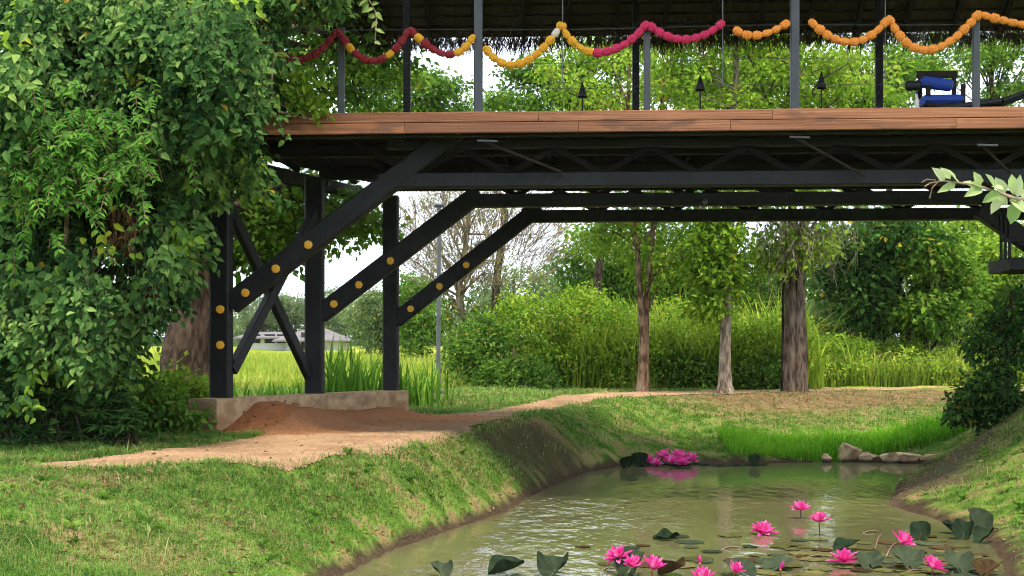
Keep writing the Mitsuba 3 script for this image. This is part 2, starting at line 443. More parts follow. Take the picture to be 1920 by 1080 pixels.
def ripple(p, n, uv):
    a = fbm(p.x * 7.0 + fbm(p.x * .8, p.y * .8, 2.0, 2) * 2, p.y * 4.0, 4.0, 3)
    calm = smoothstep(.35, .62, fbm(p.x * .45 + 3.3, p.y * .28, 7.0, 2))
    still = smoothstep(19.5, 16.5, p.y) * (.25 + .75 * calm)
    left = smoothstep(3.0, .6, p.x - (p.y - 12) * .16)
    return a * (.07 + still * (.55 + .6 * left))


mat('m_water', {'type': 'bumpmap', 'arbitrary': proc(ripple, 6e-3), 'scale': 0.026,
                'bsdf': {'type': 'principled', 'base_color': proc(lambda p, n, uv: mix((.054, .056, .024), (.086, .082, .040), fbm(p.x * .7, p.y * .7, 3.0, 3))), 'roughness': 0.06, 'eta': 1.33}})
put('pond_water', (np.column_stack([wv, np.zeros(len(wv))]), wf), 'm_water')
tag('pond_water', 'murky green brown pond water with ripples', kind='structure')

# ------------------------------------------------------------------ covered bridge
TH = math.radians(2.8)
CU, SU = math.cos(TH), math.sin(TH)
BO = np.array([-2.74, 15.3])
BU, BW = np.array([CU, -SU, 0]), np.array([SU, CU, 0])


def ps(px, t):
    k = (px - 960) / FPX
    return (k * (BO[1] + t * CU) - BO[0] - t * SU) / (CU + k * SU)


def bp(s, t, z):
    return np.array([BO[0] + s * CU + t * SU, BO[1] - s * SU + t * CU, z])


def bpx(px, py, t):
    p = bp(ps(px, t), t, 0)
    p[2] = EYE - (py - HOR) / FPX * p[1]
    return p


BR = thing('covered_bridge', 'long raised timber bridge with black posts, brown edge boards and thatched roof over the pond', 'bridge')
ft = np.array([*(FOOT0 + FNRM * .0), 0]); ft1 = np.array([*(FOOT1 + FNRM * .0), 0])
k = put('footing', beam(ft + [0, 0, .86], ft1 + [0, 0, .86], .42, .84, .02), 'm_concrete', BR)
tag(k, 'low concrete strip footing stained with red soil')
TP = (.655, 2.665, 4.66)
PX = (415, 590, 733)
PW = (.245, .245, .235)
posts = []
for px, t, w in zip(PX, TP, PW):
    c = bp(ps(px, t), t, 0)
    k = put('post', beam(c + [0, 0, 1.20], c + [0, 0, 4.30], w, w, .02, BW), 'm_black_timber', BR)
    posts.append((k, c))


def reflector(parent, p):
    ang = np.arange(16) * 2 * np.pi / 16
    a, b, n = BU, np.array([0, 0, 1.0]), -BW
    def ring(r, h):
        return p + r * (np.cos(ang)[:, None] * a + np.sin(ang)[:, None] * b) + n * h
    v = np.vstack([ring(.052, 0), ring(.052, .014), ring(.040, .020), ring(.038, .013), (p + n * .013)[None]])
    f = []
    for r in range(3):
        for i in range(16):
            j = (i + 1) % 16
            f += [[r * 16 + i, r * 16 + j, (r + 1) * 16 + j], [r * 16 + i, (r + 1) * 16 + j, (r + 1) * 16 + i]]
    f += [[48 + i, 48 + (i + 1) % 16, 64] for i in range(16)]
    put('cap', (v, np.array(f)), 'm_amber', parent)
    hx = np.arange(6) * np.pi / 3
    h = p + .024 * (np.cos(hx)[:, None] * a + np.sin(hx)[:, None] * b)
    v = np.vstack([h + n * .012, h + n * .026, (p + n * .026)[None]])
    f = [[i, (i + 1) % 6, 6 + (i + 1) % 6] for i in range(6)] + [[i, 6 + (i + 1) % 6, 6 + i] for i in range(6)] + [[6 + i, 6 + (i + 1) % 6, 12] for i in range(6)]
    put('nut', (v, np.array(f)), 'm_amber', parent)


for py in (580, 647):
    reflector(posts[0][0], bpx(413, py, TP[0] - .125))
BRACES = (((433, 570), (858, 246), .255, ((460, 549), (517, 504), (578, 459))),
          ((600, 590), (900, 361), .25, ((626, 570), (673, 534), (732, 489))),
          ((742, 601), (1012, 388), .235, ((770, 579), (824, 537), (874, 497))))
for (a, b, w, caps), t in zip(BRACES, TP):
    k = put('brace', beam(bpx(*a, t), bpx(*b, t), .21, w, .018), 'm_black_timber', BR)
    for c in caps:
        reflector(k, bpx(*c, t - .108))
# crossed braces between the first two posts
c0, c1 = posts[0][1], posts[1][1]
dd = unit(c1 - c0)
off = np.array([.07, -.02, 0])
for z0, z1, o in ((1.62, 3.85, .08), (3.80, 1.52, -.02)):
    put('cross_brace', beam(c0 + dd * .10 + FNRM[0] * o * np.array([1, 0, 0]) + [0, 0, z0], c1 - dd * .10 + FNRM[0] * o * np.array([1, 0, 0]) + [0, 0, z1], .10, .145, .01), 'm_black_timber', BR)
# three beam lines: bottom chord, top chord, lattice web
S1 = 13.5
for (px, t) in zip((712, 872, 994), TP):
    s0 = ps(px, t)
    k = put('beam', beam(bp(s0, t, 3.97), bp(S1, t, 3.97), .20, .18, .012), 'm_black_timber', BR)
    put('top_chord', beam(bp(s0 + .1, t, 4.415), bp(S1, t, 4.415), .10, .10, .008), 'm_black_timber', k)
    per = 1.166
    node = ps(1262, TP[2]) - per * 12
    i = 0
    while True:
        s = node + i * per / 2
        i += 1
        if s > S1 - 1:
            break
        if s < s0 - .2:
            continue
        z0, z1 = (4.05, 4.37) if i % 2 else (4.37, 4.05)
        put('web_bar', beam(bp(s, t + .05, z0), bp(s + per / 2, t + .05, z1), .06, .075, .006), 'm_deck_wood', k)
# deck: end beam, stringers, joists, boards
put('end_beam', beam(np.array([-4.90, 15.45, 4.47]), np.array([-2.42, 21.1, 4.47]), .14, .20), 'm_black_timber', BR)
for t in (.16, 1.6, 3.7, 5.0):
    put('stringer', beam(bp(-2.15 + .50 * t, t, 4.50), bp(S1, t, 4.50), .09, .16), 'm_black_timber', BR)
for i, s in enumerate(np.arange(-1.8, S1, .62)):
    put('joist', beam(bp(s, .05, 4.545), bp(s, min(5.25, (s + 2.15) / .47), 4.545), .07, .11), 'm_deck_wood', BR)
sl = ps(500, 0)
tt = np.arange(.02, 5.3, .152)
for i, t in enumerate(tt):
    put('deck_board', beam(bp(-2.28 + .47 * t, t + .07, 4.632), bp(S1, t + .07, 4.632), .144, .045, .005), 'm_deck_wood', BR)
# edge boards in two rows, with joints where the photo has them
rows = (((185, 1010, 1447, 2250), 4.565, 4.687), ((185, 760, 1085, 1369, 1790, 2250), 4.438, 4.558))
mats = ('m_plank', 'm_plank_dark', 'm_plank_light', 'm_plank')
q = 0
for r, (joints, z0, z1) in enumerate(rows):
    for a, b in zip(joints[:-1], joints[1:]):
        t = -.03 - .005 * r + .003 * (q % 2)
        put('edge_board', beam(bp(ps(a, 0) + .003, t, (z0 + z1) / 2), bp(ps(b, 0) - .003, t, (z0 + z1) / 2), .045, z1 - z0, .006), mats[(q * 3 + r) % 4], BR)
        q += 1
# pale steel struts from the edge to the front beam
for a, b in (((903, 264, -.0), (1052, 322, .45)), ((1488, 257, 0), (1622, 330, .45)), ((1840, 272, 0), (1900, 330, .4))):
    put('strut', beam(bpx(*a), bpx(*b), .024, .030, .004), 'm_roof_wood', BR)
    put('strut_plate', beam(bpx(a[0] - 8, a[1], -.005), bpx(a[0] + 30, a[1] + 1, -.005), .05, .022, .004), 'm_grey_steel', BR)
# columns
ROOF_T0, ROOF_T1, RIDGE = -.7, 6.25, 2.78
ZE, PIT = 7.13, .74


def roof_z(t):
    return ZE + PIT * np.where(t > RIDGE, ROOF_T1 - t, t - ROOF_T0 + (ROOF_T1 - RIDGE - (RIDGE - ROOF_T0)))


for px, w in ((300, .1), (897, .1), (1490, .098), (2085, .1)):
    p = bp(ps(px, .14), .14, 0)
    put('front_column', beam(p + [0, 0, 4.656], p + [0, 0, float(roof_z(.14)) - .1], w, w, .008, BW), 'm_grey_steel', BR)
for px in (763, 1192, 1648, 2100):
    p = bp(ps(px, 5.1), 5.1, 0)
    put('rear_column', beam(p + [0, 0, 4.656], p + [0, 0, float(roof_z(5.1)) - .1], .11, .11, .008, BW), 'm_black_timber', BR)
for px, top in ((640, 52), (1213, 50), (1830, 28)):
    p = bpx(px, top, .12)
    put('railing_post', beam([p[0], p[1], 4.656], p, .078, .06, .006, BW), 'm_grey_steel', BR)
# railing wires and hanging rods
for z, r in ((5.70, .0045), (5.30, .0028), (5.0, .0028)):
    put('railing_wire', tube([bp(s, .12, z + .012 * math.sin(s * 1.4)) for s in np.linspace(ps(500, .12), S1 - 2, 26)], r, 5), 'm_grey_steel', BR)
for px in (1055, 1355, 1660):
    p = bp(ps(px, .12), .12, 0)
    put('hanging_rod', tube([p + [0, 0, 5.0], p + [0, 0, float(roof_z(.12)) - .1]], .006, 5), 'm_galvanised', BR)
# roof
S0R = ps(622, ROOF_T1)
roof = put('roof', join([beam(bp(S0R, 0, 0) * 0 + (bp(S0R, ROOF_T1 + .05, ZE + .09) + bp(S0R, RIDGE, float(roof_z(RIDGE)) + .12)) / 2, (bp(S1, ROOF_T1 + .05, ZE + .09) + bp(S1, RIDGE, float(roof_z(RIDGE)) + .12)) / 2,
                             math.hypot(ROOF_T1 + .05 - RIDGE, PIT * (ROOF_T1 - RIDGE)), .14, .01, unit(np.cross(BU, unit(np.array(BW * (-1)) + [0, 0, PIT])) * -1)),
                        beam((bp(S0R, ROOF_T0 - .05, ZE + .09) + bp(S0R, RIDGE, float(roof_z(RIDGE)) + .12)) / 2, (bp(S1, ROOF_T0 - .05, ZE + .09) + bp(S1, RIDGE, float(roof_z(RIDGE)) + .12)) / 2,
                             math.hypot(RIDGE - ROOF_T0 + .05, PIT * (ROOF_T1 - RIDGE)), .14, .01, unit(np.cross(BU, unit(np.array(BW) + [0, 0, PIT]))))]), 'm_thatch', BR)
tag(roof, 'thatched pitched roof with dark rafters')
for i, s in enumerate(np.arange(S0R + .12, S1 - .3, .78)):
    put('rafter', beam(bp(s, ROOF_T1 - .02, ZE - .07), bp(s, RIDGE, float(roof_z(RIDGE)) - .06), .07, .12, .006), 'm_roof_wood', roof)
for i, t in enumerate(np.arange(RIDGE + .2, ROOF_T1, .17)):
    put('batten', beam(bp(S0R + .03, t, float(roof_z(t)) + .005), bp(S1 - .05, t, float(roof_z(t)) + .005), .045, .028, .003), 'm_roof_wood', roof)
put('eave_beam', beam(bp(S0R + .05, 5.1, float(roof_z(5.1)) - .2), bp(S1, 5.1, float(roof_z(5.1)) - .2), .1, .16), 'm_roof_wood', roof)
rng = np.random.default_rng(11)
n = 3800
s = rng.uniform(S0R - .05, S1, n)
b = np.stack([bp(0, 0, 0)[0] + s * CU + (ROOF_T1 + rng.uniform(-.25, .08, n)) * SU, BO[1] - s * SU + (ROOF_T1 + rng.uniform(-.25, .08, n)) * CU, ZE + rng.uniform(-.02, .10, n)], -1)
dirs = unit(np.stack([rng.normal(0, .55, n), rng.normal(.1, .2, n), -np.ones(n)], -1))
v, f, m = leaves(b, dirs, unit(np.array([0, -1.0, .2]) + .4 * rdir(rng, n)), rng.uniform(.12, .42, n) * (.7 + .5 * meshkit.noise(np.stack([s * 2.2, 0 * s, 0 * s], -1), 3)), rng.uniform(.010, .022, n), 2, .05)
k = put('thatch_fringe', (v, f), 'm_thatch', roof); tag(k, 'ragged hanging fringe of dry palm thatch', kind='stuff')
# right-hand brace and hanging stair landing below the beams
t = TP[1]
put('brace', beam(bpx(1838, 392, t), bpx(2010, 512, t), .2, .24, .015), 'm_black_timber', BR)
LD = put('stair_landing', beam(bpx(1873, 499, 2.9), bpx(2080, 499, 2.9), .9, .17, .01), 'm_black_timber', BR)
for px in (1877, 1885, 1893, 1930, 1960):
    p = bpx(px, 487, 2.55)
    put('baluster', beam(p, p + [0, 0, .62], .035, .03, .004, BW), 'm_black_timber', LD)
put('handrail', beam(bpx(1876, 450, 2.55), bpx(2060, 450, 2.55), .05, .05, .004), 'm_black_timber', LD)
# small globe lamp on the second beam
g = trimesh.creation.icosphere(3, .042)
p = bpx(1322, 378, TP[1] - .13)
k = put('globe_lamp', (g.vertices + p, g.faces), 'm_galvanised', BR, smooth=True); tag(k, 'small grey globe lamp on the second beam')


# ------------------------------------------------------------------ garlands on the railing
def blossom(seed, r=.044, l=.066):
    g = trimesh.creation.icosphere(3, 1.0)
    v = np.array(g.vertices)
    a = np.arctan2(v[:, 1], v[:, 2])
    rr = 1 + .10 * np.cos(a * 11 + seed + 3 * v[:, 0]) * (1 - np.abs(v[:, 0])) + .55 * (meshkit.fbm(v * 4.3 + seed * 7, 3, seed) - .5) + .12 * np.cos(v[:, 0] * 14)
    e = np.sign(v[:, 0]) * np.abs(v[:, 0]) ** .8
    w = np.sqrt(np.maximum(1 - np.abs(v[:, 0]) ** 3, .02)) / np.sqrt(np.maximum(1 - v[:, 0] ** 2, 1e-3))
    return np.stack([e * l, v[:, 1] * rr * r * np.minimum(w, 2.5), v[:, 2] * rr * r * np.minimum(w, 2.5)], -1), g.faces


BL = {}
for nm, c0, c1 in (('dark_red', (.16, .008, .014), (.30, .02, .03)), ('yellow', (.62, .26, .012), (.78, .42, .03)), ('crimson', (.45, .012, .065), (.62, .035, .13)), ('orange', (.72, .20, .02), (.85, .34, .06)), ('cream', (.6, .5, .4), (.75, .68, .58))):
    mat('m_garland_' + nm, {'type': 'principled', 'base_color': proc((lambda c0, c1: lambda p, n, uv: mix(c0, c1, fbm(p.x * 45, p.y * 45, p.z * 45, 2)))(c0, c1)), 'roughness': 0.85, 'sheen': 0.4})
    BL[nm] = [mikit.ply(blossom(i + 3), 'm_garland_' + nm, smooth=True) for i in range(5)]


def garland(name, label, pts, colours):
    G = thing(name, label, 'garland', 'flower garlands looped along the bridge railing')
    P = []
    for (x0, y0), (xm, ym), (x1, y1) in pts:
        tt = np.linspace(0, 1, 40)
        c = (2 * ym - .5 * (y0 + y1)), (2 * xm - .5 * (x0 + x1))
        P += list(zip((1 - tt) ** 2 * x0 + 2 * tt * (1 - tt) * c[1] + tt ** 2 * x1, (1 - tt) ** 2 * y0 + 2 * tt * (1 - tt) * c[0] + tt ** 2 * y1))
    W = np.array([bpx(x, y, .03) for x, y in P])
    d = np.concatenate([[0], np.cumsum(np.linalg.norm(np.diff(W, axis=0), axis=1))])
    put('string', tube(W[::3], .006, 5), 'm_black_cloth', G)
    n = int(d[-1] / .108)
    rg = np.random.default_rng(len(scene))
    for i in range(n):
        s = (i + .5) / n * d[-1]
        p = np.array([np.interp(s, d, W[:, a]) for a in range(3)])
        p2 = np.array([np.interp(min(s + .05, d[-1]), d, W[:, a]) for a in range(3)]); p1 = np.array([np.interp(max(s - .05, 0), d, W[:, a]) for a in range(3)])
        ang = math.degrees(math.atan2(p2[2] - p1[2], p2[0] - p1[0]))
        c = colours(i / max(n - 1, 1), i, rg)
        k = rg.uniform(.82, 1.15)
        put_copy('blossom', BL[c][int(rg.integers(5))], G, T().translate(p.tolist()).rotate([0, 0, 1], float(-2.8 + rg.normal(0, 6))).rotate([0, 1, 0], float(-ang)).rotate([1, 0, 0], float(rg.uniform(0, 360))).scale([float(.95), float(k), float(k)]))
    return G


garland('garland', 'dark red flower garland with yellow touches at the left end of the railing', [((488, 62), (560, 112), (633, 56)), ((633, 56), (700, 114), (768, 54)), ((768, 54), (838, 102), (888, 66))],
        lambda u, i, r: 'yellow' if (u > .93 or (i % 5 == 3 and r.random() < .75)) else 'dark_red')
garland('garland', 'golden yellow flower garland right of the left grey column', [((908, 88), (974, 120), (1052, 48)), ((1052, 48), (1078, 82), (1112, 99))], lambda u, i, r: 'cream' if abs(u - .66) < .02 else 'yellow')
garland('garland', 'crimson pink flower garland in the middle of the railing', [((1112, 99), (1166, 86), (1213, 44)), ((1213, 44), (1285, 74), (1357, 41))], lambda u, i, r: 'crimson')
garland('garland', 'short orange flower garland left of the middle grey column', [((1376, 53), (1420, 66), (1480, 41))], lambda u, i, r: 'orange')
garland('garland', 'long orange flower garland in deep loops at the right end of the railing', [((1518, 38), (1596, 79), (1667, 33)), ((1667, 33), (1738, 94), (1835, 26)), ((1835, 26), (1880, 38), (1955, 54)), ((1955, 54), (2010, 70), (2080, 20))], lambda u, i, r: 'orange')

# ------------------------------------------------------------------ furniture on the deck
AC = thing('armchair', 'dark armchair with blue cushions on the bridge deck', 'chair')
t = 1.7
p = bpx(1757, 158, t)


def capsule(a, b, r, n=10, sides=14):
    a, b = np.asarray(a, float), np.asarray(b, float)
    u = unit(b - a); th = np.linspace(0, np.pi / 2, 5)
    pts = [a - u * r * .6 * np.cos(x) for x in th[:-1]] + [a, b] + [b + u * r * .6 * np.cos(x) for x in th[::-1][1:]]
    rad = [r * max(math.sin(x), .05) for x in th[:-1]] + [r, r] + [r * max(math.sin(x), .05) for x in th[::-1][1:]]
    return tube(pts, rad, sides)


put('back_cushion', capsule(bpx(1732, 154, t), bpx(1780, 160, t), .078), 'm_blue', AC, smooth=True)
sc = bpx(1762, 191, t)
put('seat_cushion', beam(sc - BU * .24, sc + BU * .24, .46, .11, .035), 'm_blue', AC)
hz = 4.656
for a in (-.2, .24):
    for b in (-.2, .2):
        q0 = sc + BU * a + BW * b
        put('leg', beam([q0[0], q0[1], hz], [q0[0], q0[1], sc[2] + (.48 if b > 0 else .24) - .06], .05, .05, .006, BW), 'm_roof_wood', AC)
put('back_rail', beam(sc - BU * .24 + BW * .2 + [0, 0, .40], sc + BU * .28 + BW * .2 + [0, 0, .40], .05, .09), 'm_roof_wood', AC)
put('seat_frame', beam(sc - BU * .24 + [0, 0, -.08], sc + BU * .28 + [0, 0, -.08], .46, .05), 'm_roof_wood', AC)
put('headrest', capsule(bpx(1702, 161, t), bpx(1722, 160, t), .062), 'm_black_cloth', AC, smooth=True)
BT = thing('bottle', 'small white bottle beside the blue cushions', 'bottle')
bt = bpx(1719, 200, 1.5)
prof = [(0, 0), (.028, 0), (.03, .02), (.03, .13), (.012, .17), (.011, .21), (0, .21)]
bm = trimesh.creation.revolve(np.array(prof), sections=16)
put('body', (bm.vertices + bt + [0, 0, -.05], bm.faces), 'm_white', BT, smooth=40)
put('cap', (lambda c: (c.vertices + bt + [0, 0, .17], c.faces))(trimesh.creation.cylinder(.013, .03, sections=12)), 'm_blue', BT)
tb = thing('side_table', 'small dark side table carrying the white bottle', 'table')
tz = bt[2] - .06
put('table_top', beam([bt[0], bt[1], tz - .02], [bt[0], bt[1], tz + .01], .26, .26, .008, BW), 'm_roof_wood', tb)
for a, b in ((-1, -1), (-1, 1), (1, -1), (1, 1)):
    put('leg', beam([bt[0] + a * .1, bt[1] + b * .1, hz], [bt[0] + a * .1, bt[1] + b * .1, tz - .02], .025, .025, .003, BW), 'm_roof_wood', tb)
for px, ty, lab, h in ((1540, 132, 'black cone lamp on a thin stand, right of the middle grey column', .24), (1092, 152, 'black cone lamp on a thin stand under the yellow garland', .22), (1313, 138, 'black cone lamp on a thin stand under the crimson garland', .22)):
    c = thing('cone_lamp', lab, 'lamp', 'cone lamps standing on the bridge deck')
    tp = bpx(px, ty, 1.9)
    cone = trimesh.creation.revolve(np.array([(0, 0), (.065, -h * .95), (.058, -h), (.02, -h), (.016, -h * .9), (0, -h * .9)])[::-1], sections=18)
    put('shade', (cone.vertices + tp, cone.faces), 'm_black_cloth', c, smooth=40)
    put('stand', tube([tp + [0, 0, -h * .9], [tp[0], tp[1], hz + .01]], .011, 8), 'm_black_cloth', c)
    put('base', (lambda d: (d.vertices + [tp[0], tp[1], hz + .015], d.faces))(trimesh.creation.cylinder(.10, .025, sections=20)), 'm_black_cloth', c)
lg = thing('sunlounger', 'dark sloping lounger back at the right end of the deck', 'lounger')
a = bpx(1868, 196, 1.0); b2 = bpx(1945, 168, 1.0)
put('backrest', beam(a, b2, .55, .06, .02), 'm_black_cloth', lg)
put('seat', beam(a + BU * -.02, a + BU * -.95 + [0, 0, -.12], .55, .07, .02), 'm_black_cloth', lg)
for s in (-.85, -.1):
    for w in (-.22, .22):
        q0 = a + BU * s + BW * w
        put('leg', beam([q0[0], q0[1], hz], [q0[0], q0[1], a[2] - .08 + s * .1], .04, .04, .004, BW), 'm_roof_wood', lg)


# ------------------------------------------------------------------ trees and bushes
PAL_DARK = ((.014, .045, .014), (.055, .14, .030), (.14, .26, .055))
PAL_MID = ((.045, .12, .018), (.115, .24, .034), (.23, .38, .06))
PAL_BRIGHT = ((.10, .21, .018), (.24, .40, .04), (.42, .56, .08))
PAL_FRESH = ((.06, .15, .018), (.15, .29, .036), (.30, .44, .07))
PAL_HAZY = ((.09, .15, .06), (.16, .24, .095), (.24, .32, .13))


def scatter_blob(rng, center, radii, n, gap, seed, shell=.35):
    center, radii = np.asarray(center, float), np.asarray(radii, float)
    out = np.zeros((0, 3))
    while len(out) < n:
        u = rdir(rng, n * 2) * (rng.uniform(shell ** 3, 1, (n * 2, 1)) ** (1 / 3))
        p = center + u * radii * (1 + .35 * (meshkit.fbm(u * 2.1 + seed, 2, seed)[:, None] - .5))
        k = meshkit.fbm(p * (1.6 / max(radii.min(), .5)) + seed * 5.7, 3, seed + 2) > gap
        out = np.vstack([out, p[k]])
    return out[:n]


def foliage(rng, cc, crad, per, L, W, pal, droop=.35, detail=2, flat=.65, spread=.28, up=.8):
    """leaf clusters round the clump centres cc"""
    k = len(cc)
    crad = np.broadcast_to(crad, (k,))
    tone = rng.normal(.45, .20, k)
    p = np.repeat(cc, per, 0) + rng.normal(size=(k * per, 3)) * np.repeat(crad, per)[:, None] * [.6, .6, .6 * flat]
    d = unit((p - np.repeat(cc, per, 0)) / np.repeat(crad, per)[:, None] * .8 + rdir(rng, k * per) * .8 + [0, 0, -droop])
    nn = unit(rdir(rng, k * per) * .7 + [0, -.15, up])
    sz = rng.uniform(.7, 1.25, k * per)
    v, f, m = leaves(p, d, nn, L * sz, W * sz, detail)
    col = shade_pick(pal, np.repeat(tone, per) + rng.normal(0, spread * .6, k * per))
    col = col * rng.uniform(.85, 1.15, (k * per, 1))
    yel = rng.random(k * per) < .012
    col[yel] = np.array([.38, .30, .03])
    return (v, f), np.repeat(col, m, 0), p


def tree(name, label, base, trunk, r0, blobs, crad, per, L, W, pal, seed, droop=.35, detail=2, gap=.42, limbs=12, bark='m_bark_brown', group=None, cat='tree', r1=.35, spread=.28, extra_stems=(), shell=.35, sides=10, up=.8, rough=.25):
    rng = np.random.default_rng(seed)
    K = thing(name, label, cat, group)
    base = np.asarray(base, float)
    cc = np.vstack([scatter_blob(rng, base + np.array(c), r, n, gap, seed + 3 * i, shell) for i, (c, r, n) in enumerate(blobs)])
    tp = spline([base + [0, 0, -.25], base + [0, 0, .06], *[base + np.array(q) for q in trunk]], 22)
    tr = r0 * (1 + .75 * np.exp(-np.maximum(tp[:, 2] - base[2], 0) / .16)) * np.linspace(1, r1, 22)
    parts = [tube(tp, tr, sides, rough, seed)]
    for e in extra_stems:
        ep = spline([base + [e[0][0], e[0][1], -.2], *[base + np.array(q) for q in e]], 14)
        parts.append(tube(ep, np.linspace(1.2, .5, 14) * r0 * .7, 8, .3, seed + 5))
    targets = cc[rng.choice(len(cc), min(limbs, len(cc)), replace=False)]
    nodes = [tp[9:]]
    for q in targets:
        i = int(np.clip(np.argmin(np.linalg.norm((tp - q) * [1, 1, .6], axis=1)) - rng.integers(1, 4), 7, 19))
        a = tp[i]
        mid = (a + q) / 2 + np.array([0, 0, .12 * np.linalg.norm(q - a)]) + rng.normal(size=3) * .08 * np.linalg.norm(q - a)
        lp = spline([a, mid, q], 9)
        parts.append(tube(lp, np.linspace(tr[i] * .45, max(.012, r0 * .06), 9), 5, .15, seed))
        nodes.append(lp[3:])
    nodes = np.vstack(nodes)
    sub = cc if len(cc) < 900 else cc[rng.choice(len(cc), 900, replace=False)]
    near = nodes[np.array([np.argmin(((nodes - q) ** 2).sum(1)) for q in sub])]
    midp = (sub + near) / 2 + rng.normal(size=sub.shape) * .1 * np.linalg.norm(sub - near, axis=1, keepdims=True)
    rt = max(.008, r0 * .05)
    parts += [twigs(near, midp, rt * 1.2, rt * .8), twigs(midp, sub, rt * .8, rt * .3)]
    put('trunk', join(parts), bark, K, smooth=True)
    mesh, col, _ = foliage(rng, cc, crad, per, L, W, pal, droop, detail, spread=spread, up=up)
    k = put('crown', mesh, 'm_leaf', K, color=col)
    tag(k, kind='stuff')
    return K, cc


def gz_at(x, y):
    return float(height(np.array([x]), np.array([y]))[0])


def root(px, Y):
    x = (px - 960) / FPX * Y
    return np.array([x, Y, gz_at(x, Y)])


def rel(b, px, py, Y):
    return at(px, py, Y) - b


# three trees along the path
b = root(1203, 28.3)
tree('path_tree', 'slender forked brown tree beside the path, leftmost of the three path trees', b, [(.02, 0, 1.2), (-.05, 0, 2.4), (-.12, .1, 3.6), (-.3, .1, 5.6), (-.2, .2, 8.5)], .105,
     [(rel(b, 1190, 150, 28.5), (2.4, 1.8, 1.3), 110), (rel(b, 1140, 445, 28.8), (.9, .9, .5), 40), (rel(b, 1245, 480, 28.6), (.75, .8, .8), 40), (rel(b, 1200, 330, 28.5), (1.6, 1.3, .9), 60)],
     .30, 34, .13, .075, PAL_BRIGHT, 101, limbs=16, extra_stems=([(.10, .05, .6), (.12, .05, 2.0), (.3, .1, 4.0), (.5, .1, 7.0)],))
b = root(1360, 27.7)
tree('path_tree', 'pale barked tree with bright leafy bunches low on its trunk beside the path', b, [(0, 0, 1.3), (.03, 0, 2.3), (.10, .1, 3.7), (.22, .1, 6), (.3, .1, 9)], .15,
     [(rel(b, 1350, 500, 27.7), (.62, .6, .45), 46), (rel(b, 1340, 440, 27.6), (.6, .6, .35), 32), (rel(b, 1345, 570, 27.7), (.5, .5, .25), 22), (rel(b, 1380, 140, 28), (2.3, 1.8, 1.4), 120), (rel(b, 1400, 330, 28), (1.5, 1.4, .9), 50)],
     .24, 36, .15, .095, PAL_BRIGHT, 102, limbs=16, bark='m_bark_grey', group=None)
b = root(1490, 28.4)
tree('path_tree', 'thick fluted grey trunk with drooping pale twigs, rightmost of the path trees', b, [(0, .05, 1.2), (0, .05, 2.3), (-.02, .05, 3.6), (-.1, .1, 6), (.1, .1, 9)], .15,
     [(rel(b, 1465, 470, 28.2), (.7, .7, .5), 34), (rel(b, 1530, 450, 28.2), (.6, .6, .35), 26), (rel(b, 1500, 130, 28.6), (2.4, 1.8, 1.4), 120), (rel(b, 1500, 340, 28.6), (1.5, 1.2, .8), 50)],
     .26, 30, .13, .085, PAL_BRIGHT, 103, limbs=18, bark='m_bark_mid', r1=.5, rough=.45, sides=18,
     extra_stems=([(-.16, -.06, .7), (-.14, -.03, 2.3), (-.25, .0, 4.0)], [(.16, -.10, .7), (.145, -.06, 2.2), (.3, .1, 4.0)], [(.06, -.17, .7), (.08, -.13, 2.3), (.2, .0, 4.0)], [(-.08, -.14, .7), (-.07, -.11, 2.3), (-.1, .0, 4.0)]))
# bare drooping twigs on the right-hand tree
rng = np.random.default_rng(31)
n = 420
o = at(1490, 430, 28.2) + rng.normal(size=(n, 3)) * [.55, .4, .35]
e = o + np.stack([rng.normal(0, .22, n), rng.normal(0, .2, n), -rng.uniform(.2, .9, n)], -1)
k = put('twig', twigs(o, e, .008, .003), 'm_bark_grey', 'path_tree_002'); tag(k, 'fine pale twigs hanging from the crown', kind='stuff')
# thin dark pole beside it
b = root(1468, 28.9)
tree('young_tree', 'thin dark young stem just left of the fluted grey trunk', b, [(0, 0, 1.5), (.02, 0, 3), (.05, 0, 5)], .05, [((.1, .1, 4.9), (.9, .9, .6), 30)], .25, 24, .13, .085, PAL_MID, 104, limbs=5, bark='m_bark_dark')

# the large trunk at the left, behind the creeper
b = root(352, 19.4)
tree('big_tree', 'massive old tree with grey brown flared trunk behind the left black post', b, [(-.02, 0, .9), (.05, .1, 1.9), (.0, .2, 3.2), (.3, .4, 5.4), (.6, .5, 7.5)], .43,
     [(rel(b, 560, 390, 20.6), (1.15, 1.0, .50), 60), (rel(b, 480, 440, 20.4), (.75, .9, .65), 75), (rel(b, 640, 140, 21.8), (1.4, .8, .65), 60), (rel(b, 560, 40, 21.5), (1.7, 1.2, .8), 60), (rel(b, 650, 420, 21.0), (.7, .8, .35), 26)],
     .26, 34, .14, .09, PAL_FRESH, 105, limbs=22, bark='m_bark_old', rough=.35, sides=20)
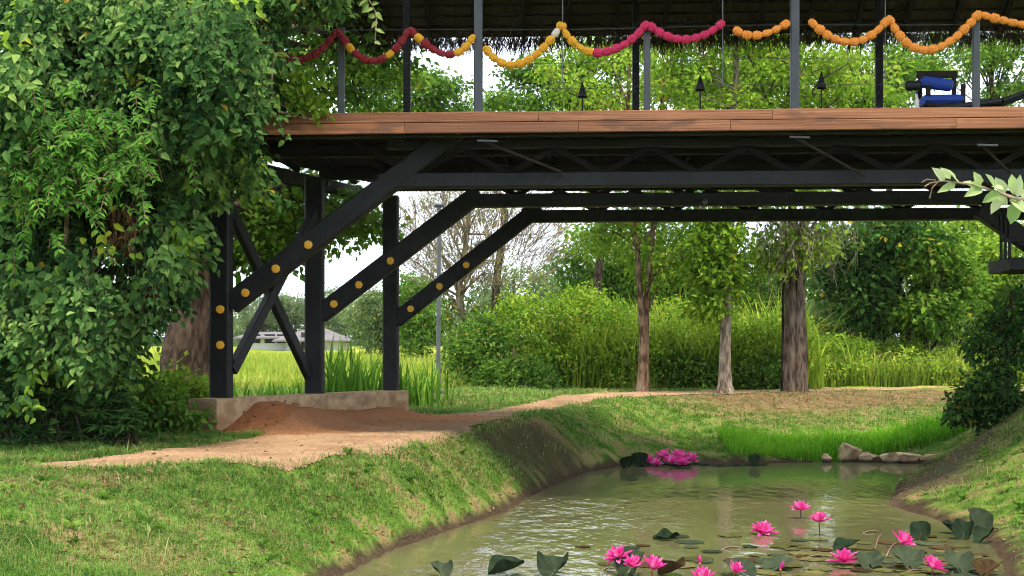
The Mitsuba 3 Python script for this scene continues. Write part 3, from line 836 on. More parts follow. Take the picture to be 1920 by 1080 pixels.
# shrub mass between the posts and the first tree
BUSH = ((1000, 32, 1000, 640, 1.45, 1.2, 1.25, 'large rounded bright green shrub behind the lamp pole', PAL_BRIGHT, 150),
        (905, 31, 905, 665, .85, .9, .95, 'bushy shrub at the foot of the bare tree, right of the lamp pole', PAL_MID, 80),
        (1090, 33, 1095, 600, 1.0, 1.0, .9, 'light green shrub between the rounded shrub and the forked tree', PAL_BRIGHT, 90),
        (960, 30.2, 965, 715, 1.0, .7, .5, 'low dark shrub at the grass edge in front of the rounded shrub', PAL_MID, 60))
BUSH += ((1165, 31.5, 1160, 672, .55, .5, .55, 'yellow green shrub in the reeds left of the forked tree', PAL_BRIGHT, 50),
         (1290, 31.2, 1285, 690, .70, .5, .45, 'dark low shrub in the reeds between the forked and the pale barked tree', PAL_MID, 60),
         (1420, 31.2, 1425, 690, .65, .5, .48, 'dark low shrub in the reeds between the pale barked and the fluted trunk', PAL_MID, 56),
         (1330, 33.0, 1330, 620, .70, .6, .55, 'bright shrub rising out of the reeds behind the pale barked tree', PAL_BRIGHT, 56),
         (1570, 35.5, 1575, 655, .70, .6, .45, 'bright leafy shrub just right of the fluted trunk, over the grass', PAL_BRIGHT, 50),
         (1690, 36.5, 1690, 668, .60, .5, .40, 'small yellow green shrub standing in the right hand tall grass', PAL_BRIGHT, 40))
for i, (px, Y, cx, cy, rx, ry, rz, lab, pal, n) in enumerate(BUSH):
    b = root(px, Y)
    tree('shrub', lab, b, [(0, 0, .5), (.05, 0, 1.0), (.1, 0, 1.7 if rz > .6 else .7)], .07 if rz > .6 else .035, [(rel(b, cx, cy, Y), (rx, ry, rz), n), (rel(b, cx, cy + 60, Y), (rx * 1.05, ry, rz * .7), n // 2)], .26, 46, .12, .07, pal, 120 + i, limbs=12, cat='shrub', gap=.36, up=.6)
# bare tree with pale twigs
b = root(868, 34)
tree('bare_tree', 'half bare twiggy tree with a few yellow green leaves behind the lamp pole', b, [(.05, 0, 1.2), (-.1, 0, 2.6), (.1, .1, 4.0), (.2, .1, 5.6)], .15,
     [(rel(b, 870, 440, 34), (2.0, 1.5, 1.5), 260)], .30, 5, .10, .06, ((.12, .16, .04), (.22, .26, .06), (.30, .30, .08)), 131, limbs=26, bark='m_bark_grey', gap=.3, rough=.3)
rng = np.random.default_rng(33)
n = 1500
o = scatter_blob(rng, at(900, 450, 34), (2.4, 1.4, 1.6), n, .35, 9, .1)
e = o + unit(o - at(880, 620, 34)) * rng.uniform(.25, .7, (n, 1)) + rng.normal(size=(n, 3)) * .16
k = put('twig', twigs(o, e, .012, .004), 'm_bark_grey', 'bare_tree'); tag(k, 'mesh of fine bare twigs', kind='stuff')
# vines on its trunk
cc = np.stack([rng.normal(b[0], .28, 60), rng.normal(b[1] - .1, .22, 60), rng.uniform(b[2], b[2] + 2.4, 60)], -1)
mesh, col, _ = foliage(rng, cc, .2, 16, .12, .07, ((.06, .07, .02), (.12, .14, .04), (.16, .22, .05)))
k = put('creeper', mesh, 'm_leaf', 'bare_tree', color=col); tag(k, 'creeper climbing the bare trunk', kind='stuff')

# dark tree and mid-distance trees on the right
b = root(1700, 38)
tree('broadleaf_tree', 'dark large leaved tree right of the fluted grey trunk, above the tall grass', b, [(0, 0, 1.5), (-.3, .1, 3), (-.5, .1, 5), (-.4, 0, 7)], .22,
     [(rel(b, 1600, 510, 36.5), (1.2, 1.2, 1.3), 100), (rel(b, 1640, 450, 36.2), (1.9, 1.3, .8), 100), (rel(b, 1640, 590, 36.8), (.8, .9, .5), 34)], .34, 34, .21, .13, PAL_DARK, 141, limbs=18, bark='m_bark_dark', gap=.42)
b = root(1735, 37)
tree('broadleaf_tree', 'lighter green large leaved tree between the dark tree and the bush on the right bank', b, [(0, 0, 1.5), (.1, .1, 3), (.1, .1, 5)], .14,
     [(rel(b, 1740, 480, 36.6), (1.2, 1.1, .9), 80), (rel(b, 1730, 585, 36.4), (1.0, 1.0, .6), 56), (rel(b, 1790, 540, 36.8), (.8, .9, .6), 40)], .32, 34, .20, .125, PAL_FRESH, 142, limbs=14, bark='m_bark_dark', gap=.42)
MIDS = ((1130, 46, 1130, 505, 1.9, 1.5, 1.25, 'mid green round tree behind the forked tree, left of its trunk', PAL_MID, 120),
        (1260, 44, 1265, 480, 2.0, 1.5, 1.6, 'dark green tree behind the gap between the forked and the pale barked tree', PAL_MID, 140),
        (1430, 45, 1425, 530, 1.7, 1.3, 1.3, 'shaded tree behind the gap between the pale barked and the fluted tree', PAL_MID, 110),
        (1800, 42, 1800, 470, 1.7, 1.4, 1.4, 'bright green tree at the far right above the tall grass', PAL_BRIGHT, 120),
        (1900, 40, 1905, 500, 1.6, 1.4, 1.6, 'bright green tree behind the hanging stair landing', PAL_BRIGHT, 120),
        (1600, 46, 1600, 590, 1.7, 1.2, .9, 'grey green scrub tree under the dark large leaved tree', PAL_HAZY, 90),
        (1800, 46, 1790, 600, 2.0, 1.2, .8, 'grey green scrub tree left of the dark bush', PAL_HAZY, 90))
MIDS += ((690, 74, 688, 595, 1.2, 1.2, .95, 'grey green tree at the field edge just right of the farmhouse', PAL_HAZY, 80),
         (715, 66, 712, 585, 1.4, 1.3, 1.25, 'grey green tree at the field edge directly left of the third black post', PAL_HAZY, 80),
         (790, 58, 788, 570, 1.5, 1.3, 1.5, 'round green tree at the field edge left of the lamp pole', PAL_MID, 100),
         (600, 110, 600, 585, 2.6, 1.6, 1.6, 'grey green tree behind the right end of the farmhouse', PAL_HAZY, 80),
         (500, 108, 500, 580, 2.8, 1.6, 1.7, 'grey green tree crown rising over the left end of the farmhouse', PAL_HAZY, 90))
for i, (px, Y, cx, cy, rx, ry, rz, lab, pal, n) in enumerate(MIDS):
    b = root(px, Y)
    c = rel(b, cx, cy, Y)
    tree('field_tree', lab, b, [(0, 0, c[2] * .3), (c[0] * .4, 0, c[2] * .6), (c[0], 0, c[2] + .5)], .15, [(c, (rx, ry, rz), n), (c + np.array([0, .2, -rz * .9]), (rx * .8, ry, rz * .7), n // 2)], .36, 40, .18, .11, pal, 150 + i, limbs=12, gap=.36, bark='m_bark_dark')
# tall trees seen between the deck and the roof
TALL = ((800, 44, (((800, 165), (1.3, 1.2, .55), 70), ((690, 130), (1.5, 1.2, .8), 60), ((830, 205), (1.5, 1.0, .35), 50), ((720, 200), (1.4, 1.0, .4), 45)), 'tall layered tree seen over the left part of the deck', PAL_MID),
        (1010, 43, (((1020, 135), (1.5, 1.2, .4), 70), ((1100, 180), (1.7, 1.2, .42), 80), ((960, 195), (1.3, 1.2, .3), 50), ((1130, 110), (1.2, 1.0, .5), 50)), 'tall flat layered tree seen over the deck under the yellow garland', PAL_MID),
        (1310, 47, (((1270, 150), (1.5, 1.2, .9), 100), ((1380, 170), (1.6, 1.2, .8), 90), ((1420, 110), (1.5, 1.2, .8), 70)), 'tall bright tree seen over the deck under the crimson garland', PAL_FRESH),
        (1600, 44, (((1560, 160), (1.8, 1.2, .9), 110), ((1690, 130), (1.5, 1.2, 1.0), 90), ((1640, 190), (1.4, 1.2, .5), 60)), 'tall bright tree seen over the deck left of the blue cushions', PAL_FRESH),
        (1850, 46, (((1800, 110), (1.6, 1.2, .9), 80), ((1900, 170), (1.6, 1.2, .6), 50), ((1890, 90), (1.3, 1.2, .7), 50)), 'tall loose tree seen over the right end of the deck', PAL_FRESH))
for i, (px, Y, bl, lab, pal) in enumerate(TALL):
    b = root({800: 930, 1010: 1120}.get(px, px), Y)
    ct = np.mean([rel(b, *q[0], Y) for q in bl], 0)
    tree('tall_tree', lab, b, [(0, 0, 3), (.2, .1, 6), (ct[0] * .6, .1, 8), (ct[0], .1, ct[2] + 1)], .2, [(rel(b, *q[0], Y + .4 * (j % 2)), q[1], int(q[2] * .78)) for j, q in enumerate(bl)], .36, 36, .17, .11, pal, 170 + i, limbs=20, bark='m_bark_dark', gap=.45, shell=.1)
# distant tree belt
rng = np.random.default_rng(77)
FAR = [(430 + 62 * i, 100 + rng.uniform(0, 26), rng.uniform(535, 570)) for i in range(9)] + [(960 + 95 * i, 78 + rng.uniform(0, 22), rng.uniform(480, 540)) for i in range(11)] + [(60 + 110 * i, 100 + rng.uniform(0, 20), rng.uniform(520, 560)) for i in range(4)]
for i, (px, Y, top) in enumerate(FAR):
    b = root(px, Y)
    hgt = at(px, top, Y)[2] - b[2]
    rx = hgt * .50
    vis = {0: 'hazy distant tree left of the farmhouse, behind the crossed braces', 1: 'hazy distant tree above the left end of the farmhouse', 2: 'hazy distant tree behind the second black post',
           3: 'hazy distant tree above the right end of the farmhouse', 4: 'hazy distant tree between the farmhouse and the third black post', 5: 'hazy distant tree right behind the third black post',
           6: 'hazy distant tree between the third post and the lamp pole', 7: 'hazy distant tree just right of the lamp pole', 8: 'hazy distant tree behind the bare twiggy tree'}.get(i)
    tree('far_tree', vis or 'hazy distant tree hidden behind the shrubs and bushes along the field', b, [(0, 0, hgt * .3), (.1, 0, hgt * .6), (.2, 0, hgt * .9)], .2,
         [((0, 0, hgt * .62), (rx, rx, hgt * .38), 70), ((0, 0, hgt * .30), (rx * 1.2, rx, hgt * .28), 40)], hgt * .10, 34, hgt * .05, hgt * .032, PAL_HAZY, 200 + i, limbs=6, gap=.33, bark='m_bark_dark', group=None if vis else 'distant trees hidden behind nearer growth')


# ------------------------------------------------------------------ creeper-covered tree and bushes at the left
CURTAIN = shapely.Polygon([(-70, -60), (480, -60), (500, 40), (512, 120), (522, 205), (515, 262), (498, 300), (450, 315), (400, 318), (378, 370), (360, 430), (348, 500), (315, 535), (275, 570), (256, 650), (226, 700), (206, 760), (170, 815), (-70, 835)])
shapely.prepare(CURTAIN)
rng = np.random.default_rng(41)
CT = thing('creeper_tree', 'tall tree smothered in dark green hanging creeper leaves at the left edge', 'tree')
b0 = root(120, 14.9)
parts = [tube(spline([b0 + [0, 0, -.2], b0 + [.1, 0, 1.5], b0 + [-.1, .1, 3], b0 + [.3, .1, 5], b0 + [.4, .2, 7]], 20), np.linspace(.26, .12, 20), 12, .3, 4)]
for q in ((330, 250, 14.3), (180, 120, 14.0), (420, 90, 14.6), (60, 330, 13.9), (250, 420, 14.2), (480, 180, 14.9), (20, 80, 14.2)):
    e = at(*q)
    a = b0 + [.05, .05, max(.8, (e - b0)[2] * .6)]
    parts.append(tube(spline([a, (a + e) / 2 + [0, 0, .3], e], 10), np.linspace(.09, .02, 10), 7, .2, 3))


def curtain_points(n, y0, y1, seed):
    out = np.zeros((0, 3))
    while len(out) < n:
        q = np.stack([rng.uniform(-70, 530, n), rng.uniform(-60, 850, n)], -1)
        q = q[shapely.contains(CURTAIN, shapely.points(q))]
        u = np.column_stack([q / 190.0, np.full(len(q), seed)])
        bulge = meshkit.fbm(u, 3, seed)
        edge = np.clip(shapely.distance(CURTAIN.exterior, shapely.points(q)) / 120, 0, 1)
        Y = y0 + (y1 - y0) * rng.random(len(q)) + (bulge - .5) * 2.6 - .9 * (1 - (1 - edge) ** 2) + .5
        Y = np.where(q[:, 1] > 700, np.maximum(Y, 12.9 + (850 - q[:, 1]) * .0016), Y)
        # positions are fixed here as real points with their own depth
        P = np.column_stack([(q[:, 0] - 960) / FPX * Y, Y, EYE - (q[:, 1] - HOR) / FPX * Y])
        keep = meshkit.fbm(np.column_stack([q / 62.0, Y * .6]), 3, seed + 4) > .50
        out = np.vstack([out, P[keep]])
    return out[:n]


# hanging sprays: a stem with alternate drooping leaves
NS = 2900
c = curtain_points(NS, 13.0, 14.6, 2)
per = 20
ln = rng.uniform(.25, .6, NS)
lean = np.stack([rng.normal(0, .35, NS), rng.normal(-.35, .3, NS), -np.ones(NS)], -1); lean = unit(lean)
u = np.tile(np.linspace(0, 1, per), NS)
base = np.repeat(c, per, 0) + np.repeat(lean * ln[:, None], per, 0) * u[:, None] + rng.normal(size=(NS * per, 3)) * .045
sgn = np.tile(np.where(np.arange(per) % 2, 1, -1), NS)[:, None]
sd = unit(np.cross(lean, [0, -1, 0]))
d = unit(np.repeat(sd, per, 0) * sgn * rng.uniform(.3, 1.1, (NS * per, 1)) + np.repeat(lean, per, 0) * .9 + rng.normal(size=(NS * per, 3)) * .35 + [0, -.25, -.1])
nn = unit(np.array([0, -.75, .65]) + rdir(rng, NS * per) * .55)
sz = rng.uniform(.5, 1.2, NS * per) * np.repeat(rng.uniform(.65, 1.25, NS), per)
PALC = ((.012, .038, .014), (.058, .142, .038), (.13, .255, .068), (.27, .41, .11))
zz = np.repeat(c[:, 2], per)
tone = np.repeat(rng.normal(.42, .24, NS), per) + rng.normal(0, .17, NS * per) + .10 * (meshkit.fbm(np.repeat(c, per, 0) * .9, 3, 6) - .5) * 4
col = shade_pick(PALC, tone)
fresh = np.repeat(meshkit.fbm(c * 1.3 + 8, 3, 9) > .61, per) & (rng.random(NS * per) < .7)
col[fresh] = shade_pick(((.12, .25, .03), (.30, .46, .06)), rng.random(fresh.sum()))
yel = rng.random(NS * per) < .004
col[yel] = np.array([.42, .26, .03])
LV, WV = .108 * sz, .066 * sz
# the leaves that show largest are parts of their own
px_ = base[:, 0] / base[:, 1] * FPX + 960; py_ = HOR - (base[:, 2] - EYE) / base[:, 1] * FPX
order = np.argsort(base[:, 1] - 6.0 * sz + 20 * ((px_ < 5) | (py_ < 5)))
own = np.zeros(len(base), bool); own[order[:300]] = True
v, f, m = leaves(base[~own], d[~own], nn[~own], LV[~own], WV[~own], 6)
put('trunk', join(parts + [twigs(c, c + lean * ln[:, None], .005, .002)]), 'm_bark_dark', CT, smooth=True)
CK = put('crown', (v, f), 'm_leaf', CT, color=np.repeat(col[~own], m, 0)); tag(CK, 'dense curtain of drooping heart shaped leaves', kind='stuff')
for i in np.flatnonzero(own):
    v, f, m = leaves(base[i:i + 1], d[i:i + 1], nn[i:i + 1], LV[i], WV[i], 6)
    put('leaf', (v, f), 'm_leaf', CK, color=np.repeat(col[i:i + 1], m, 0))
# inner, older leaves
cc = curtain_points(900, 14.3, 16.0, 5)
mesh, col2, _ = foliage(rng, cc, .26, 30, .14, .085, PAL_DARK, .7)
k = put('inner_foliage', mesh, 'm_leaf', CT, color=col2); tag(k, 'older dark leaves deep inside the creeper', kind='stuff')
# dead brown hanging foliage
n = 420
q = np.stack([rng.normal(232, 26, n), rng.uniform(375, 480, n)], -1); q[:130] = np.stack([rng.normal(288, 12, 130), rng.uniform(490, 550, 130)], -1); q[130:210] = np.stack([rng.normal(255, 8, 80), rng.uniform(250, 320, 80)], -1)
Y = 13.2 + rng.uniform(-.35, .3, n)
P = np.column_stack([(q[:, 0] - 960) / FPX * Y, Y, EYE - (q[:, 1] - HOR) / FPX * Y])
v, f, m = leaves(P, unit(np.stack([rng.normal(0, .45, n), rng.normal(-.1, .3, n), -np.ones(n)], -1)), rdir(rng, n) + [0, -.6, 0], rng.uniform(.06, .17, n), rng.uniform(.010, .035, n), 2, .2)
col3 = shade_pick(((.07, .035, .018), (.20, .105, .045), (.36, .20, .09)), rng.random(n))
k = put('dead_foliage', (v, f), 'm_leaf', CT, color=np.repeat(col3, m, 0)); tag(k, 'dry brown dead leaves and vines hanging in the creeper', kind='stuff')
o = P[::4]; put('dead_vine', twigs(o, o + np.column_stack([rng.normal(0, .12, len(o)), rng.normal(0, .08, len(o)), -rng.uniform(.1, .4, len(o))]), .004, .002), 'm_bark_brown', CT)
# young bright leaves in small bunches
q = np.array([(16, 84), (40, 110), (8, 200), (46, 352), (60, 372), (22, 540), (108, 548), (130, 540), (205, 330), (262, 300), (268, 505), (438, 20), (120, 640), (190, 470), (420, 210), (250, 120), (90, 250)])
per = 11
cc = np.array([at(a, b, 12.45 + .25 * rng.random() + (.35 if a > 240 else 0)) for a, b in q])
n = len(cc) * per
P = np.repeat(cc, per, 0) + rng.normal(size=(n, 3)) * [.09, .07, .14]
v, f, m = leaves(P, unit(np.stack([rng.normal(0, .6, n), rng.normal(-.35, .3, n), -.8 + rng.normal(0, .3, n)], -1)), unit(np.array([0, -.8, .6]) + .4 * rdir(rng, n)), rng.uniform(.08, .14, n), rng.uniform(.05, .08, n), 6)
k = put('young_leaves', (v, f), 'm_leaf', CT, color=np.repeat(shade_pick(((.16, .30, .035), (.34, .50, .06), (.50, .52, .05)), np.repeat(rng.random(len(cc)), per) * .8 + rng.random(n) * .2), m, 0)); tag(k, 'small bunches of bright yellow green young leaves', kind='stuff')
# branch of the creeper reaching over the bridge end
n = 130
q = np.stack([rng.uniform(430, 640, n), rng.uniform(-70, 60, n)], -1); q = q[q[:, 1] < 50 - (q[:, 0] - 500) * .25]
Y = rng.uniform(14.2, 15.0, len(q))
cc = np.column_stack([(q[:, 0] - 960) / FPX * Y, Y, EYE - (q[:, 1] - HOR) / FPX * Y])
mesh, col4, _ = foliage(rng, cc, .13, 20, .115, .07, PALC, .6, 6)
k = put('overhanging_branch', mesh, 'm_leaf', CT, color=col4); tag(k, 'leafy branch reaching over the bridge end', kind='stuff')
e = at(640, 10, 14.7); a = at(420, 60, 14.8)
put('branch', tube(spline([a, at(520, -5, 14.7), e], 12), np.linspace(.03, .006, 12), 6), 'm_bark_dark', CT)
n = 60
q = np.stack([rng.uniform(505, 600, n), rng.uniform(110, 215, n)], -1); q = q[q[:, 1] > 100 + (q[:, 0] - 505) * .6]
Y = rng.uniform(15.0, 15.6, len(q))
cc = np.column_stack([(q[:, 0] - 960) / FPX * Y, Y, EYE - (q[:, 1] - HOR) / FPX * Y])
mesh, col4, _ = foliage(rng, cc, .10, 12, .11, .065, PAL_BRIGHT, .6, 6)
k = put('tendril', mesh, 'm_leaf', CT, color=col4); tag(k, 'light green tendrils climbing the bridge end', kind='stuff')
put('dry_stem', join([tube([at(512, 210, 15.0), at(509, 150, 14.9), at(514, 95, 14.9)], .018, 6), tube([at(520, 208, 15.0), at(555, 218, 15.1), at(585, 224, 15.1)], .012, 5), tube([at(515, 190, 15.0), at(545, 205, 15.1)], .010, 5)]), 'm_bark_grey', CT)


def hanging_vine(pts, nl, seed, label):
    rg = np.random.default_rng(seed)
    K = thing('hanging_vine', label, 'plant')
    W = spline([at(*q) for q in pts], 20)
    put('stem', tube(W, .007, 5), 'm_bark_grey', K)
    i = rg.integers(2, 20, nl)
    base = W[i] + rg.normal(size=(nl, 3)) * .01
    dd = unit(np.stack([rg.choice([-1, 1], nl) * rg.uniform(.4, 1, nl), rg.normal(-.2, .3, nl), rg.uniform(-1, .2, nl)], -1))
    cl = shade_pick(((.22, .34, .08), (.42, .52, .18)), rg.random(nl))
    for j in range(nl):
        v, f, m = leaves(base[j:j + 1], dd[j:j + 1], unit(np.array([[0, -1, .4]]) + rg.normal(size=(1, 3)) * .3), rg.uniform(.09, .15), rg.uniform(.05, .075), 6)
        put('leaf', (v, f), 'm_leaf', K, color=np.repeat(cl[j:j + 1], m, 0))


hanging_vine([(672, -60, 14.6), (690, -5, 14.6), (705, 28, 14.6), (703, 78, 14.6)], 17, 5, 'pale green vine dangling from the roof edge above the red garland')

# feathery bright bush in front of the creeper
FB = thing('feathery_bush', 'bright green feathery leaved bush bulging in front of the creeper', 'bush')
ctr = at(128, 300, 12.45)
fr = 260
dirs = unit(np.stack([rng.normal(.35, .75, fr), rng.normal(-.55, .35, fr), rng.normal(.30, .55, fr)], -1))
st = ctr + rng.normal(size=(fr, 3)) * [.36, .15, .27]
ll = rng.uniform(.18, .36, fr)
npair = 7
stems, lb, ld, ln_, lc, lw = [], [], [], [], [], []
for i in range(fr):
    W = spline([st[i], st[i] + dirs[i] * ll[i] * .55 + [0, 0, .05], st[i] + dirs[i] * ll[i] + [0, 0, -.10]], 8)
    stems.append(tube(W, np.linspace(.006, .002, 8), 4))
    s = np.linspace(.18, 1, npair); idx = s * 7
    P = np.stack([np.interp(idx, np.arange(8), W[:, a]) for a in range(3)], -1)
    tdir = unit(np.stack([np.interp(np.minimum(idx + .5, 7), np.arange(8), W[:, a]) for a in range(3)], -1) - np.stack([np.interp(idx - .5, np.arange(8), W[:, a]) for a in range(3)], -1))
    nrm = unit(np.array([0, -.5, .85]) + rng.normal(size=3) * .25)
    sd = unit(np.cross(tdir, nrm))
    for sg in (-1, 1):
        lb.append(P); ld.append(unit(sd * sg + tdir * .75 + [0, 0, -.12] + rng.normal(size=(npair, 3)) * .28)); ln_.append(np.tile(nrm, (npair, 1)) + rng.normal(size=(npair, 3)) * .3); lc.append(np.full(npair, rng.normal(.55, .2)) + rng.normal(0, .08, npair) + .25 * s)
lb, ld, ln_, lc = map(np.concatenate, (lb, ld, ln_, lc))
v, f, m = leaves(lb, ld, ln_, rng.uniform(.06, .11, len(lb)), .036, 2, .15)
put('stem', join([tube(spline([root(110, 13.4) + [0, 0, -.1], at(115, 600, 13.3), at(125, 420, 12.9), ctr], 14), np.linspace(.04, .012, 14), 7)] + stems), 'm_bark_brown', FB)
k = put('crown', (v, f), 'm_leaf', FB, color=np.repeat(shade_pick(((.035, .12, .022), (.085, .24, .038), (.17, .38, .06)), lc), m, 0)); tag(k, 'feathery fronds of small paired leaflets', kind='stuff')

# narrow-leaved low shrub at the bottom left
LS = thing('low_shrub', 'low dark shrub with narrow whorled leaves at the foot of the creeper', 'shrub')
nw = 260
cx = np.stack([rng.uniform(-40, 250, nw), rng.uniform(690, 845, nw)], -1); cx = cx[cx[:, 1] > 640 + cx[:, 0] * .45]
Y = rng.uniform(12.75, 13.3, len(cx))
cc = np.column_stack([(cx[:, 0] - 960) / FPX * Y, Y, np.maximum(EYE - (cx[:, 1] - HOR) / FPX * Y, .9)])
per = 15
ang = np.tile(np.arange(per) * 2.4, len(cc)) + np.repeat(rng.uniform(0, 6, len(cc)), per)
d = unit(np.stack([np.cos(ang), np.sin(ang) - .15, rng.uniform(-.35, .6, len(ang))], -1))
sz = rng.uniform(.7, 1.2, len(ang))
v, f, m = leaves(np.repeat(cc, per, 0), d, unit(np.array([0, -.3, 1.0]) + .3 * rdir(rng, len(ang))), .17 * sz, .034 * sz, 2, .2)
put('stem', twigs(np.column_stack([cc[:, 0] * .97 - .05, cc[:, 1] + .15, np.full(len(cc), .75)]), cc, .009, .004), 'm_bark_dark', LS)
k = put('crown', (v, f), 'm_leaf', LS, color=np.repeat(shade_pick(((.02, .06, .02), (.05, .12, .03), (.10, .20, .05)), np.repeat(rng.normal(.45, .2, len(cc)), per) + rng.normal(0, .1, len(ang))), m, 0)); tag(k, 'whorls of narrow leaves', kind='stuff')
# grass-green herbs at the trunk foot
b = root(335, 17.2)
tree('leafy_bush', 'small bright green leafy bush beside the concrete footing', b, [(0, 0, .3), (.03, 0, .6), (.0, 0, .9)], .03, [((.05, 0, .42), (.42, .4, .42), 60), ((-.45, .2, .3), (.4, .4, .3), 40)], .15, 26, .10, .06, PAL_BRIGHT, 190, limbs=8, cat='bush', gap=.3)
b = root(285, 15.2)
tree('leafy_bush', 'shaded green bush under the right edge of the creeper', b, [(0, 0, .3), (.03, 0, .5), (.0, 0, .7)], .03, [((-.2, 0, .35), (.45, .35, .36), 70), ((.25, .1, .2), (.3, .3, .22), 30)], .14, 26, .10, .055, PAL_MID, 191, limbs=8, cat='bush', gap=.3)

# dark bush on the right bank
RB = root(1885, 19.3)
K, cc = tree('dark_bush', 'glossy dark green bush on the right bank below the stair landing', RB, [(0, 0, .6), (.05, 0, 1.2), (.1, 0, 1.9)], .06,
             [(rel(RB, 1875, 650, 19.3), (.50, .5, .62), 62), (rel(RB, 1850, 740, 19.1), (.45, .45, .38), 46), (rel(RB, 1900, 770, 19.2), (.55, .5, .4), 46), (rel(RB, 1930, 620, 19.5), (.5, .5, .7), 50), (rel(RB, 1810, 770, 19.2), (.22, .25, .2), 22)], .13, 24, .115, .058, PAL_DARK, 195, limbs=24, cat='bush', gap=.38, detail=6, bark='m_bark_dark', spread=.35)


# ------------------------------------------------------------------ grasses
rng = np.random.default_rng(51)


def near_masks(x, y):
    """how much grass grows at a point of the near ground, 0 to 1"""
    q = np.stack([x, y, 0 * x], -1)
    ds = shapely.distance(POND, shapely.points(x, y))
    z = height(x, y)
    g = .45 + .55 * sstep(.30, .50, meshkit.fbm(q * 1.7, 4, 31))
    def seg(a, b):
        d = np.subtract(b, a); t = np.clip(((x - a[0]) * d[0] + (y - a[1]) * d[1]) / (d @ d), 0, 1)
        return np.hypot(x - a[0] - t * d[0], y - a[1] - t * d[1])
    w = g * sstep(.06, .40, ds) * sstep(.16, -.10, path_mask(x, y))
    w = w * (1 - .85 * sstep(1.2, .4, seg((-.45, 17.4), (.45, 19.4))))
    w = w * (1 - .9 * sstep(.85, .3, seg((5.0, 15.9), (7.3, 19.7))))
    w = w * (1 - .85 * sstep(2.2, .8, seg((4.6, 27.0), (9.5, 28.6))))
    w = w * (1 - sstep(.9, .4, seg((-3.5, 15.6), (-1.6, 20.3))))
    return w, z, ds


def grass_patch(n, x0, x1, y0, y1, hmin, hmax, wid, power=1.0):
    x = rng.uniform(x0, x1, n); y = y0 + (y1 - y0) * rng.random(n) ** power
    w, z, ds = near_masks(x, y)
    k = (rng.random(n) < w) & (ds > 0)
    x, y, z = x[k], y[k], z[k]
    q = np.stack([x, y, 0 * x], -1)
    tuft = meshkit.fbm(q * 3.1, 3, 12)
    L = rng.uniform(hmin, hmax, len(x)) * (.55 + .9 * tuft)
    a = rng.uniform(0, 2 * np.pi, len(x))
    lean = np.stack([np.cos(a), np.sin(a), np.zeros(len(x))], -1)
    v, f, m = blade_strips(np.stack([x, y, z - .008], -1), lean, L, wid * rng.uniform(.7, 1.3, len(x)) * (y / 12) ** .6, 2, rng.uniform(.4, 1.3, len(x)))
    tone = .5 + 1.4 * (meshkit.fbm(q * .8, 3, 15) - .5) + rng.normal(0, .18, len(x))
    col = shade_pick(((.065, .15, .030), (.125, .24, .046), (.225, .35, .085)), tone)
    dry = rng.random(len(x)) < .06 + .42 * sstep(.54, .72, meshkit.fbm(q * 1.2 + 7, 3, 18))
    col[dry] = shade_pick(((.22, .19, .07), (.40, .33, .16)), rng.random(dry.sum()))
    return v, f, np.repeat(col, m, 0)


out = [grass_patch(270000, -5.4, 1.2, 6.3, 17.0, .035, .12, .0072, 1.15), grass_patch(80000, -4.5, 9.5, 16.0, 29.5, .04, .13, .011), grass_patch(34000, 4.0, 8.5, 9.5, 20.0, .03, .09, .007),
       grass_patch(26000, -5.4, -2.0, 10.8, 16.5, .04, .12, .007), grass_patch(16000, -9, 1.5, 19, 30, .06, .22, .012)]
nv = np.cumsum([0] + [len(o[0]) for o in out])
put('short_grass', (np.vstack([o[0] for o in out]), np.vstack([o[1] + a for o, a in zip(out, nv)])), 'm_grass', color=np.vstack([o[2] for o in out]))
tag('short_grass', 'short patchy grass on the pond banks, green and straw coloured', 'grass', kind='stuff')


def tall_grass(name, label, n, xy, hmin, hmax, wid, pal, bend=(.2, .7), segs=3, seed=1, zfun=None):
    rg = np.random.default_rng(seed)
    x, y = xy(rg, n)
    z = height(x, y, False)
    a = rg.uniform(0, 2 * np.pi, len(x))
    q = np.stack([x, y, 0 * x], -1)
    L = rg.uniform(hmin, hmax, len(x)) * (.45 + 1.1 * meshkit.fbm(q * 1.1, 3, seed)) * rg.uniform(.55, 1.1, len(x))
    v, f, m = blade_strips(np.stack([x, y, z - .03], -1), np.stack([np.cos(a), np.sin(a), 0 * a], -1), L, wid * rg.uniform(.7, 1.3, len(x)), segs, rg.uniform(*bend, len(x)))
    tone = .5 + 1.8 * (meshkit.fbm(q * .8, 3, seed + 1) - .5) + rg.normal(0, .25, len(x))
    put(name, (v, f), 'm_grass', color=np.repeat(shade_pick(pal, tone), m, 0))
    tag(name, label, 'grass', kind='stuff')


PG = ((.18, .31, .03), (.36, .48, .05), (.52, .56, .12))
def tufts(x0, x1, y0, y1, k, sp):
    def fn(r, n):
        cx, cy = r.uniform(x0, x1, k), r.uniform(y0, y1, k)
        i = r.integers(0, k, n)
        return cx[i] + r.normal(0, sp, n), np.maximum(cy[i] + r.normal(0, sp, n), y0)
    return fn


